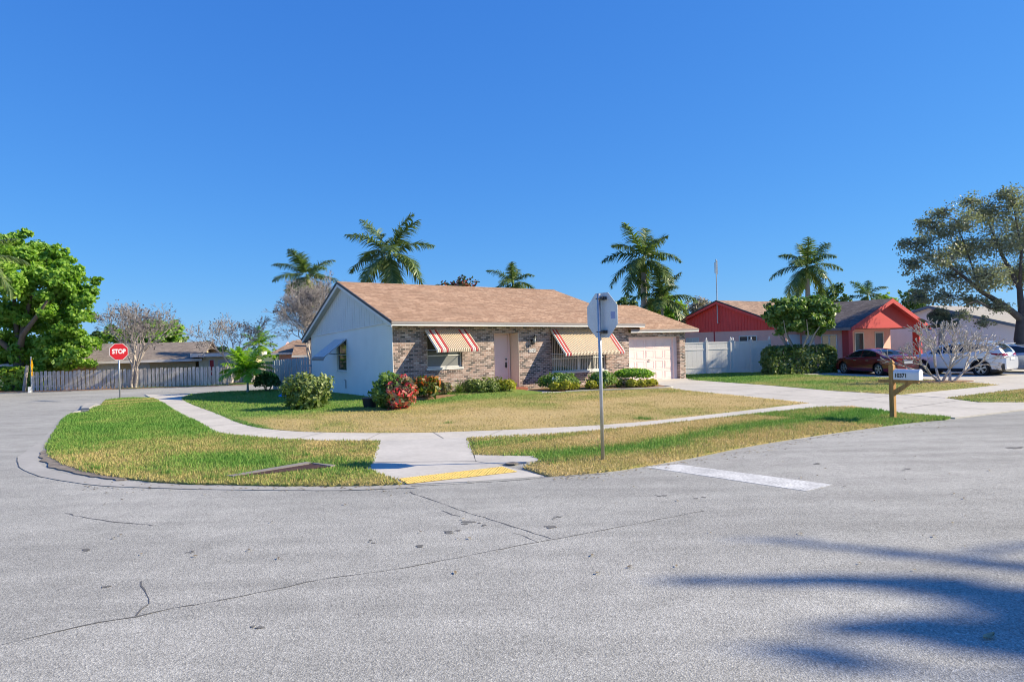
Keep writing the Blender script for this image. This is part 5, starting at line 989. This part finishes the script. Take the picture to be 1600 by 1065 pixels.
def palm(loc, h, fl, label, nf=16, tr=.2, lean=(0, 0), m='g_palm', low=-45, high=84, seed=0, plume=.5, shaft=True, leaf=.55, group='feather palms rising behind the houses', name='palm_tree', dense=36, bend=1.25, drywt=.15, wd=.05):
    rs = np.random.default_rng(seed); t = empty(name, loc, rs.random()*6, label, 'palm tree', group); k = 12; pts = [(lean[0]*(i/k)**1.5, lean[1]*(i/k)**1.5, -.1+(h+.1)*i/k) for i in range(k+1)]; sh = h*.16 if shaft else 0
    rad = [tr*(1.25-.35*(i/k)+.12*sin(i*.9)) for i in range(k+1)]; MB().tube(pts, rad, 12, cap=False).build('trunk', M['palmbark'], t, smooth=True, fix=False)
    top = Vector(pts[-1])
    if shaft: MB().tube([top+Vector((0, 0, -.02)), top+Vector((0, 0, sh*.5)), top+Vector((0, 0, sh))], [tr*1.05, tr*.85, tr*.4], 10).build('crownshaft', M['shaft'], t, smooth=True, fix=False)
    nf = int(nf*1.05) if shaft else nf
    for i in range(nf):
        f_ = (i+.5)/nf; e = radians_(high-(high-low)*f_**.9); a = i*2.39996+rs.normal(0, .15); dry = drywt*max(0, f_-.5)*2
        me = frond_mesh(fl*rs.uniform(.88, 1.08)*(.95 if f_ < .12 else 1), e, bend*rs.uniform(.75, 1.15)*(1.0 if e < 1 else .7), dense, leaf, plume, m, dry, wd)
        link('frond', me, t, (top.x, top.y, top.z+sh*.82), (rs.normal(0, .15), 0, a))
    return t
def at_dist(px, Y, base_z=0.0):                 # a spot on the ground Y metres out, below a bearing in the photograph
    ang = (px-800)/F_PX; return (ang*Y*(1+0), Y, base_z)
def hgt(px, py, Y):                             # height of something seen at (px, py), Y metres out
    x, y = px-800, py-532.5; v = sin(ROLL)*x+cos(ROLL)*y; return CAM_H+(sin(PITCH)-v/F_PX)*Y
# --- garden of the brick house
shrub('shrub', W(-3.72, -1.15), (.8, .8, .62), 3600, .075, M['g_shrub'], 'round pale leaved shrub alone on the lawn by the white side wall', seed=1, flat=.95, cz=.58)
def rtint(C, tn): return np.clip(RNG.random(len(C))*.85+.6*(tn-.45)+.02, 0, 1)
ms = shrub('croton', W(-1.72, -3.55), (.72, .68, .6), 3000, .075, M['g_mid'], 'mixed green and red leaved bush in front of the white house corner', seed=2, cz=.6, flat=.95); ms.rotation_euler = (0, 0, 0)
C, N, tn = blob_points(1500, (.52, .55, .56), .95, .25, 3, .45); C += np.array([.3, -.24, .54]); k = C[:, 2] > .03; leaves('red_foliage', C[k], N[k], .085, M['g_rose'], rtint(C, tn)[k], ms, 2.2)
shrub('croton', W(.75, -1.2), (.52, .48, .46), 1300, .11, M['g_croton'], 'dark orange croton against the brick right of the red and green bush', 'shrub', seed=4, elong=2.6, tint=lambda C, tn: np.clip(RNG.random(len(C))*.7+.35*(C[:, 2]/1.2)-.05, 0, 1))
shrub('low_shrub', W(1.75, -.85, .1), (.36, .34, .27), 420, .085, M['g_rose'], 'low greyish plant at the foot of the orange croton', 'shrub', seed=41, tint=lambda C, tn: RNG.random(len(C))*.5)
strap_plant('strap_plant', W(2.45, -.8, .12), 90, .75, M['g_spiky'], 'pale strap leaved plant below the sash window', group=None)
hx = [(3.25, -.75, .40, .37), (3.85, -.8, .42, .36), (4.35, -.85, .42, .35)]
for (u_, v_, r_, z_), lb in zip(((3.15, -1.0, .40, .30), (3.75, -1.15, .38, .28), (4.45, -1.2, .40, .30)), ('clipped low shrub right of the pale strap plant', 'clipped low shrub in the middle of the low hedge row', 'yellowish low shrub next to the brick entrance step')):
    shrub('clipped_shrub', W(u_, v_, .1), (r_, r_, z_), 900, .055, M['g_shrub' if u_ < 4.2 else 'g_yellow'], lb, 'shrub', 'low clipped shrubs left of the door', seed=int(u_*10), lump=.15, cz=z_*.75)
def box_hedge(name, loc, rz, lx, ly, h, n, size, m, label, z0=.03, tl=.12):
    t = empty(name, loc, rz, label, 'hedge'); C = RNG.random((n, 3))*np.array([lx, ly, h-z0])-np.array([lx/2, ly/2, -z0]); f = RNG.integers(0, 5, n); sh = RNG.random(n)**2*.14
    C[:, 0] = np.where(f == 0, -lx/2+sh, np.where(f == 1, lx/2-sh, C[:, 0])); C[:, 1] = np.where(f == 2, -ly/2+sh, np.where(f == 3, ly/2-sh, C[:, 1])); C[:, 2] = np.where(f == 4, h-sh, C[:, 2])
    w_ = (fbm(C[:, 0]*1.7+C[:, 1]+3, C[:, 2]*1.7+C[:, 1]*.7)-.5); N = np.zeros((n, 3)); N[f == 0, 0] = -1; N[f == 1, 0] = 1; N[f == 2, 1] = -1; N[f == 3, 1] = 1; N[f == 4, 2] = 1; C += N*w_[:, None]*tl*2; C += RNG.normal(0, .03, (n, 3))
    # rounded shoulders
    e = np.maximum(0, np.abs(C[:, 0])-lx/2+.25)+np.maximum(0, np.abs(C[:, 1])-ly/2+.2); C[:, 2] -= e*(C[:, 2] > h*.7)*.6
    leaves('foliage', C, N+np.array([0, 0, .3]), size, m, RNG.random(n)*.6+w_*.9+.2, t); b = MB()
    for i in range(max(2, int(lx/.4))): x = -lx/2+.2+i*(lx-.4)/max(1, int(lx/.4)-1); b.tube([(x, 0, -.05), (x+.05, .03, h*.5)], [.025, .012], 5)
    b.build('stems', M['bark'], t); return t
box_hedge('hedge', W(3.85, -.55, .1), YAW, 2.0, .6, .56, 1900, .06, M['g_shrub'], 'low grey green hedge below the brick wall left of the door')
shrub('clipped_shrub', W(6.9, -1.5), (.95, .6, .44), 2600, .06, M['g_mid'], 'broad clipped green mound right of the front door', seed=9, lump=.1, cz=.36)
gold = [(6.35, -1.95, .26), (6.72, -2.15, .30), (7.12, -2.2, .24), (7.75, -2.6, .27), (9.55, -3.15, .25), (9.95, -3.3, .24), (10.3, -3.35, .25), (10.62, -3.3, .23)]
glb = ['first golden shrub right of the entrance path', 'golden shrub in front of the white yard sign', 'golden shrub just right of the yard sign', 'single golden shrub before the picture window', 'golden shrub below the flat topped bush', 'greenish golden shrub in the row by the driveway', 'bright golden shrub in the row by the driveway', 'last golden shrub before the driveway']
for (u_, v_, r_), lb in zip(gold, glb): shrub('golden_shrub', W(u_, v_, .05), (r_, r_, r_*.85), 560, .055, M['g_yellow'], lb, 'shrub', 'golden shrubs along the bed edging', seed=int(u_*7), lump=.12, cz=r_*.6)
for u_, v_, n_, l_, lb in ((8.05, -2.1, 60, .68, 'green strap plant left of the leafy bush under the picture window'), (7.6, -1.6, 45, .65, 'strap plant behind the single golden shrub'), (9.35, -2.5, 80, .7, 'pale strap plant behind the stop sign post'), (8.15, -2.9, 40, .5, 'small strap plant low beside the bed edging')): strap_plant('strap_plant', W(u_, v_, .05), n_, l_, M['g_spiky'], lb, .035, 'strap leaved plants in the front bed')
shrub('shrub', W(8.6, -2.3), (.6, .5, .40), 1700, .075, M['g_mid'], 'leafy rounded bush under the picture window', seed=12, cz=.36)
t = shrub('topiary', W(10.3, -2.45), (.95, .65, .26), 3200, .055, M['g_tree'], 'flat topped clipped bush with a bare stem near the garage', 'shrub', seed=13, lump=.08, cz=.58, stems=4, flat=.55, inner=.5)
shrub('low_shrub', W(9.7, -2.75), (.36, .3, .22), 600, .07, M['g_rose'], 'bronze low shrub under the flat topped bush', 'shrub', seed=14, tint=lambda C, tn: RNG.random(len(C))*.55)
shrub('shrub', W(-1.85, 10.2), (.72, .6, .5), 1500, .085, M['g_dark'], 'dark shrub at the end of the grey side fence', seed=15)
# --- neighbours
palm(W(-2.75, 10.3), 1.0, 1.5, 'young bright green palm in front of the far fence', 22, .05, m='g_young', low=5, high=86, seed=5, plume=.35, shaft=False, leaf=.42, group='', name='young_palm', dense=30, bend=1.2, drywt=.1, wd=.05)
hp_ = G(1252, 585.5); box_hedge('hedge', (hp_[0]+.25, hp_[1]+.9, 0), YAW*.35, 3.75, 1.2, 1.52, 6500, .10, M['g_shrub'], 'tall clipped hedge in front of the red house')
T0 = at_dist(1247, 38.5)
cl = rand_clumps(48, 0, 0, 3.2, 1.75, .85, .8, .48, .75); lim = []
for a in np.linspace(0, 6.2, 9): lim.append(([(0, 0, .5), (.5*cos(a), .5*sin(a), 1.3), (1.0*cos(a)+.2*sin(3*a), 1.0*sin(a), 2.1), (1.5*cos(a), 1.4*sin(a), 2.9)], [.09, .06, .04, .015]))
leafy_tree('round_tree', T0, cl, 19000, .125, M['g_mid'], M['palebark'], 'round headed small tree rising out of the clipped hedge', ([(0, 0, -.1), (0, 0, .6)], [.14, .12]), lim, seed=21)
fr = W(19.45, -11.0); random.seed(19)
def frangi(loc, label, s0):
    t = empty('bare_frangipani', loc, 0, label, 'tree'); segs = []; tips = []; random.seed(s0)
    for d, p, l_ in (((-.85, -.2, .8), (-.04, 0, -.05), .62), ((-.3, .2, 1), (0, .02, -.05), .7), ((.15, -.3, 1), (.03, -.02, -.05), .7), ((.35, .3, 1), (.40, .05, -.05), .66), ((.95, -.1, .9), (.46, .0, -.05), .66)): branch_tree(p, d, l_, .065, 5, segs, tips, .42, .80, .015, .09, (2, 3), .0135)
    A = MB(); zm = max(q.z for q, _ in tips); s = 2.68/zm
    for pts, rad, dp in segs: A.tube([(p.x*s, p.y*s, p.z*s) for p in pts], rad, 7 if dp > 2 else 5, cap=True)
    A.build('trunk', M['whitebark'], t, smooth=True, fix=False); return t
frangi(fr, 'bare pale branched frangipani on the strip of grass before the white car', 6)
tag(sheet('mulch', [(fr[0]+.2+1.1*cos(a), fr[1]+.6*sin(a)) for a in np.linspace(0, 6.0, 16)], .05, M['mulch']), kind='stuff')
# fan palm behind it
fp = at_dist(1470, 41); t = empty('fan_palm', fp, 0, 'blue green fan palm behind the bare frangipani', 'palm tree'); V = []; F = []; T = []
for i in range(26):
    a = RNG.random()*2*pi; e = RNG.uniform(-.1, 1.3); c = np.array([cos(a)*cos(e), sin(a)*cos(e), sin(e)])*RNG.uniform(.5, .95)+np.array([0, 0, 2.3]); d = c-np.array([0, 0, 2.1]); d /= np.linalg.norm(d); sd2 = np.cross(d, [0, 0, 1]); sd2 /= np.linalg.norm(sd2)
    for j in range(22):
        an = -1.9+3.8*j/21; v = d*cos(an)+sd2*sin(an)+np.array([0, 0, -.1]); b0 = len(V); tv = RNG.random(); w_ = np.cross(v, np.cross(d, sd2))*.03; V += [c-w_*.6, c+w_*.6, c+v*.45+w_, c+v*.45-w_, c+v*.85+np.array([0, 0, -.08])]; T += [tv]*5; F += [(b0, b0+1, b0+2, b0+3), (b0+3, b0+2, b0+4, b0+4)]
F = [f for f in F]; np_mesh('fan_leaves', V, [f for f in F if f[2] != f[3]]+[], leaf_mat('fan_leaf', [(0, (.05, .085, .07)), (1, (.14, .2, .16))], .2), T, t)
MB().tube([(0, 0, -.1), (.05, 0, 2.2)], [.18, .15], 10).build('trunk', M['palmbark'], t)
# --- palms beyond the roofs
def palm_at(px, crown_y, Y, frond_px, label, base=0, **k):
    h = hgt(px, crown_y, Y); fl = frond_px*Y/F_PX; k.setdefault('leaf', fl*.27); k.setdefault('wd', fl*.019); k.setdefault('dense', 70); k.setdefault('plume', .6); p = at_dist(px, Y); sh = .16; return palm(p, h/(1+sh*.82), fl, label, **k)
palm_at(612, 398, 47, 80, 'tallest feather palm directly behind the brick house roof', seed=3, nf=17, low=-48, tr=.22)
palm_at(483, 432, 55, 60, 'feather palm with brown skirt left of the brick house gable', seed=8, nf=16, low=-66, tr=.16, drywt=.8)
palm_at(1008, 405, 50, 72, 'tall feather palm behind the garage roof', seed=12, nf=17, low=-50, tr=.2)
palm_at(1036, 468, 49, 62, 'shorter feather palm close beside the tall one behind the garage', seed=15, nf=13, low=-30, tr=.1)
palm_at(804, 442, 60, 45, 'small palm head just above the middle of the tan roof', seed=18, nf=14, low=-40, tr=.15)
palm_at(1264, 418, 62, 60, 'feather palm above the round headed tree', seed=22, nf=17, low=-48, tr=.2)
palm_at(1357, 462, 75, 34, 'distant palm head above the dark shingle roof', seed=25, nf=12, low=-40, tr=.15)
palm_at(405, 540, 62, 36, 'low palm behind the young bright palm', seed=28, nf=13, low=-30, tr=.12, m='g_young')
palm_at(-40, 405, 36, 80, 'palm whose fronds reach in at the left edge before the big tree', seed=31, nf=15, low=-50, tr=.2, plume=.4)
# --- trees on the left
def xy(px, Y): return (px-800)/F_PX*Y
B0 = at_dist(29, 43.0); cl = []
for px, py, r_, dy in [(40, 395, 1.1, 0), (75, 408, 1.0, .4), (105, 420, .9, .3), (15, 380, .9, .6), (-25, 410, 1.4, .6), (-45, 470, 1.6, 0), (20, 435, 1.6, -.5), (70, 450, 1.5, 0), (112, 455, 1.1, .2), (132, 468, .75, .1), (135, 492, .6, 0), (105, 500, 1.1, -.3), (60, 495, 1.5, .6), (10, 500, 1.5, .3), (118, 530, .9, .2), (85, 540, 1.1, 0), (110, 560, .85, -.2), (50, 550, 1.2, .4), (78, 570, .8, .2), (20, 545, 1.0, .8), (-30, 550, 1.4, .5), (125, 548, .6, .1), (0, 375, .6, .2), (60, 385, .6, .3), (92, 390, .5, .2), (120, 430, .55, 0), (143, 455, .4, .1)]:
    cl.append((xy(px, 43+dy*2)-B0[0], dy*2, hgt(px, py, 43+dy*2), r_, r_, r_*.62))
lim = [([(0, 0, 2.2), (.9, -.9, 3.3), (2.2, -1.5, 4.4), (2.9, -1.7, 5.2)], [.22, .16, .11, .06]), ([(0, 0, 2.0), (-1.2, -.6, 3.4), (-2.4, -.6, 5.0)], [.2, .13, .06]), ([(0, 0, 2.3), (.2, .3, 4.2), (.9, .2, 6.2), (1.8, .2, 8.0)], [.2, .14, .09, .04]), ([(0, 0, 2.3), (-.3, .2, 4.5), (-.4, .2, 7.2)], [.18, .12, .05]), ([(.2, 0, 3.2), (1.9, .2, 5.4), (3.2, .2, 6.4)], [.12, .07, .03])]
leafy_tree('broad_tree', B0, [c[:3]+tuple(x*1.12 for x in c[3:]) for c in cl]+[(c[0]+RNG.normal(-.1, .55), c[1]+RNG.normal(0, .8), c[2]+RNG.normal(.1, .4), .4, .4, .28) for c in cl], 62000, .155, M['g_tree'], M['bark'], 'big bright leafy tree at the left behind the yellow marker', ([(.0, 0, -.1), (-.05, 0, 1.0), (.0, 0, 2.4)], [.38, .3, .25]), lim, seed=40, lump=.45, inner=.35, spread=1.5)
box_hedge('hedge', G(10, 611.5)[:1]+(G(10, 611.5)[1]+.9, 0), .1, 3.4, 1.4, 1.35, 2600, .14, M['g_ground'], 'yellow green hedge at the foot of the big left tree')
random.seed(3); bare_tree('bare_tree', G(208, 606), hgt(205, 470, 41.5), .11, 7, 'grey bare tree behind the red stop sign', M['palebark'], 3, .28, pods=1500, pod=.06, spread=.42, ratio=.74, group='leafless trees along the far fence', minr=.009)
leafy_tree('round_tree', at_dist(222, 57), rand_clumps(22, 0, 0, hgt(222, 527, 57), 2.5, 2, 1.1, .7, 1.1), 9000, .2, M['g_tree'], M['bark'], 'rounded green tree behind the grey roof and bare tree', ([(0, 0, -.1), (0, 0, 2.4)], [.2, .15]), [], seed=50)
random.seed(8); bare_tree('bare_tree', G(355, 601), hgt(352, 489, 43), .09, 7, 'small bare tree in front of the flat white edged roof', M['palebark'], 1, .1, pods=1100, pod=.055, spread=.45, ratio=.76, group='leafless trees along the far fence', minr=.009, trunk_len=1.6)
random.seed(12); bare_tree('bare_tree', at_dist(490, 44), hgt(445, 425, 44), .12, 8, 'largest bare tree spreading above the grey side fence', M['palebark'], 4, .36, pods=2400, pod=.065, spread=.36, ratio=.76, group='leafless trees along the far fence', minr=.009)
leafy_tree('round_tree', at_dist(324, 75), rand_clumps(14, 0, 0, hgt(324, 550, 75), 2.0, 1.6, .8, .7, 1.0), 4500, .22, M['g_dark'], M['bark'], 'dark domed tree between the two far roofs', ([(0, 0, -.1), (0, 0, 1.6)], [.2, .15]), [], seed=60)
leafy_tree('small_tree', at_dist(155, 70), rand_clumps(9, 0, 0, hgt(155, 535, 70), 1.3, 1.2, 1.2, .4, .8), 1600, .25, M['g_dark'], M['bark'], 'small dark tree peeping over the grey roof at the left', ([(0, 0, -.1), (0, 0, 2.4)], [.15, .1]), [], seed=63)
for px, py, Y, r_, n_, lb, mk_ in [(727, 440, 62, 2.0, 2000, 'red flowering tree top over the tan roof', 'g_bloom'), (985, 482, 58, 2.4, 4500, 'dark leafy tree left of the tall palm behind the garage', 'g_dark'), (1034, 480, 57, 2.3, 6500, 'green leafy tree behind the garage hip', 'g_tree'), (1086, 482, 64, 2.4, 6500, 'grey brushy tree between garage and red gable', 'g_grey'), (1300, 455, 78, 2.2, 2600, 'dark airy tree behind the round headed tree', 'g_dark'), (1420, 462, 72, 2.2, 2600, 'dark hanging tree beyond the red gable', 'g_dark'), (1385, 466, 80, 1.5, 1500, 'low yellowish tree just over the red gable', 'g_ground'), (1205, 475, 80, 1.2, 1000, 'distant tree top left of the round headed tree', 'g_dark'), (470, 550, 58, 1.3, 1600, 'bushy green tree behind the gable and grey fence', 'g_ground'), (440, 556, 64, 1.4, 1500, 'far green tree right of the young palm', 'g_tree'), (1560, 500, 70, 3.0, 3600, 'pale olive tree far behind the oak', 'g_ground'), (100, 575, 52, 1.6, 2000, 'low dark tree behind the left end of the fence', 'g_dark')]:
    z = hgt(px, py, Y); leafy_tree('background_tree', at_dist(px, Y), rand_clumps(16, 0, 0, z-.3*r_, r_*.8, r_*.8, r_*.55, r_*.25, r_*.45), n_, .16 if mk_ != 'g_grey' else .11, M[mk_], M['bark'], lb, ([(0, 0, -.1), (0, 0, max(.5, z-.5))], [.16, .08]), [], seed=int(px), lump=.4, inner=.3)
# --- the oak at the right
O0 = at_dist(1602, 40); cl = []
for px, py, r_, dy in [(1590, 320, 1.0, 0), (1545, 330, 1.0, .5), (1500, 345, .9, -.4), (1465, 355, .7, .3), (1440, 380, .7, 0), (1470, 400, .9, -.6), (1515, 385, 1.0, .7), (1560, 380, 1.1, 0), (1610, 370, 1.2, .6), (1430, 415, .55, .2), (1450, 440, .7, .4), (1495, 430, .9, .5), (1540, 430, 1.0, -.8), (1590, 425, 1.1, .8), (1440, 465, .5, 0), (1480, 462, .6, -.4), (1520, 470, .6, .3), (1640, 420, 1.3, 0), (1650, 350, 1.4, 0), (1565, 480, .5, -.5), (1505, 492, .38, -.5), (1470, 490, .4, .3), (1420, 380, .3, 0), (1535, 505, .35, -.3), (1575, 305, .5, 0), (1525, 315, .5, 0), (1480, 330, .4, 0), (1450, 345, .35, 0), (1700, 400, 1.8, .5), (1680, 470, 1.0, 0)]:
    Y = 40+dy*2; cl.append((xy(px, Y)-O0[0], dy*2, hgt(px, py, Y), r_, r_, r_*.7))
def opt(px, py, dy=0): Y = 40+dy; return (xy(px, Y)-O0[0], dy, hgt(px, py, Y))
lim = [([opt(1598, 500), opt(1572, 478, -.2), opt(1535, 455, -.5), opt(1500, 425, -.8), opt(1470, 405, -1)], [.26, .2, .15, .10, .04]), ([opt(1598, 500), opt(1595, 450, .3), opt(1570, 400, .5), opt(1550, 350, .8)], [.24, .18, .11, .04]), ([opt(1600, 490), opt(1620, 430, .3), opt(1640, 370, .5)], [.22, .15, .05]), ([opt(1572, 478, -.2), opt(1550, 482, -.8), opt(1528, 470, -1.2), opt(1512, 475, -1.4)], [.13, .1, .07, .03]), ([opt(1535, 455, -.5), opt(1520, 410, .2), opt(1505, 365, .5)], [.1, .06, .03]), ([opt(1595, 450, .3), opt(1600, 390, -.4), opt(1590, 330, -.4)], [.12, .08, .03])]
oak = leafy_tree('oak_tree', O0, [c[:3]+tuple(x*1.22 for x in c[3:]) for c in cl], 46000, .078, M['g_oak'], M['oakbark'], 'large dark oak with a leaning trunk at the right edge', ([(.05, 0, -.1), opt(1601, 560), opt(1594, 530), opt(1598, 498)], [.42, .36, .32, .28]), [(p_, [r_*.8 for r_ in q_]) for p_, q_ in lim], seed=70, lump=.45, inner=.05, spread=2.3)
b = MB(); random.seed(5)
for c in cl:
    for i in range(16):
        d = Vector((random.gauss(0, 1), random.gauss(0, 1), random.gauss(0, .7))).normalized()*c[3]*1.25; p = Vector(c[:3]); b.tube([p, p+d*.5+Vector((0, 0, .05)), p+d], [.025, .016, .006], 4, cap=False)
b.build('twigs', M['oakbark'], oak, fix=False)
# --- the tree out of frame whose shade falls on the road
RT = Vector((30.5, 3.4, 0)); HZ = 16.0; cl = []; lim = []
def sh_pt(px, py, dz=0): g = G(px, py); return (g[0]+SUN_AZ.x*(HZ+dz)/math.tan(SUN_EL)-RT.x, g[1]+SUN_AZ.y*(HZ+dz)/math.tan(SUN_EL)-RT.y, HZ+dz)
for (p0, p1, r0, r1, n_) in (((1170, 839), (1640, 890), .03, .11, 16), ((1050, 906), (1330, 906), .06, .14, 9), ((1330, 906), (1700, 950), .16, .5, 8), ((1300, 985), (1420, 985), .1, .22, 4), ((1420, 985), (1760, 1000), .25, .62, 7), ((1230, 1010), (1330, 1040), .1, .16, 4), ((1520, 865), (1600, 850), .05, .05, 3)):
    for i in range(n_): t_ = i/(n_-1); q = sh_pt(p0[0]+(p1[0]-p0[0])*t_, p0[1]+(p1[1]-p0[1])*t_, random.gauss(0, .12)); r_ = r0+(r1-r0)*t_; cl.append(q+(max(r_, .16)*1.2, r_, .1))
    lim.append(([(0, 0, 6.5), tuple(np.array(sh_pt(*p1))*.6+np.array((0, 0, HZ*.4))*.9), sh_pt(*p1), sh_pt(*p0)], [.12, .08, .03, .01]))
leafy_tree('roadside_tree', RT, cl, 2100, .12, M['g_tree'], M['bark'], 'tall thin crowned tree beside the road whose shade streaks the asphalt', ([(0, 0, -.1), (.1, .1, 3), (0, 0, 6.6)], [.28, .2, .14]), lim, seed=90, lump=.3, inner=.2, spread=1.5)
# --- litter along the kerb, tufts in the turf
V = []; F = []; T = []
for i in range(520):
    if i < 360: t_ = random.random(); px, py = random.choice([(random.uniform(120, 640), 761+random.gauss(0, 4)), (random.uniform(860, 1480), None)]); py = py if py else np.interp(px, [860, 945, 1090, 1300, 1480], [746, 740, 717, 679, 657])+abs(random.gauss(0, 5))
    else: px, py = random.uniform(150, 1550), random.uniform(640, 900)
    g = G(px, py); z = .007 if i < 360 else .012
    if i >= 360 and inside(np.array([g[:2]]), WI+[g[:2]])[0]: continue
    a = random.random()*6.28; l_ = random.uniform(.012, .04); b0 = len(V); V += [(g[0]-l_*cos(a), g[1]-l_*sin(a), z), (g[0]+.4*l_*sin(a), g[1]-.4*l_*cos(a), z+.006), (g[0]+l_*cos(a), g[1]+l_*sin(a), z+.003), (g[0]-.4*l_*sin(a), g[1]+.4*l_*cos(a), z+.008)]; T += [random.random()]*4; F.append((b0, b0+1, b0+2, b0+3))
tag(np_mesh('leaf_litter', V, F, leaf_mat('litter', [(0, (.10, .07, .04)), (.5, (.25, .18, .09)), (1, (.42, .34, .2))], .1), T), kind='stuff')
V = []; T = []
for px, py, n_, dk in [(1000, 656, 160, 1), (1012, 657, 120, 1), (1300, 658, 150, .6), (1285, 657, 90, .6), (700, 663, 60, .4), (470, 752, 90, .6), (605, 748, 60, .5), (150, 735, 130, .6), (110, 712, 90, .5), (66, 706, 60, .4), (180, 680, 50, .5), (260, 742, 90, .4), (330, 750, 80, .4), (480, 715, 80, .6), (900, 705, 60, .5), (1040, 700, 70, .5), (820, 735, 60, .4)]+[(random.uniform(90, 560), random.uniform(640, 752), random.randint(15, 40), random.uniform(.2, .5)) for _ in range(60)]+[(random.uniform(860, 1380), 0, random.randint(15, 35), random.uniform(.2, .5)) for _ in range(40)]:
    if py == 0: py = np.interp(px, [860, 1090, 1380], [716, 684, 648])+random.uniform(-14, 14)
    c = G(px, py)
    if not (inside(np.array([c[:2]]), vl)[0] or inside(np.array([c[:2]]), vm)[0] or inside(np.array([c[:2]]), lot)[0]): continue
    for k in range(n_):
        a = random.random()*6.28; rr = abs(random.gauss(0, .09)); x, y = c[0]+rr*1.6*cos(a), c[1]+rr*sin(a); t_ = random.random()*1.0; b_ = random.random()*6.28; l_ = random.uniform(.06, .12); w_ = .006
        V += [(x-w_*sin(b_), y+w_*cos(b_), .025), (x+w_*sin(b_), y-w_*cos(b_), .025), (x+l_*sin(t_)*cos(b_), y+l_*sin(t_)*sin(b_), .025+l_*cos(t_))]; T += [random.random()*.35*(1-dk*.8)]*3
tag(np_mesh('grass_tufts', V, np.arange(len(V)).reshape(-1, 3), M['blade'], T), kind='stuff')
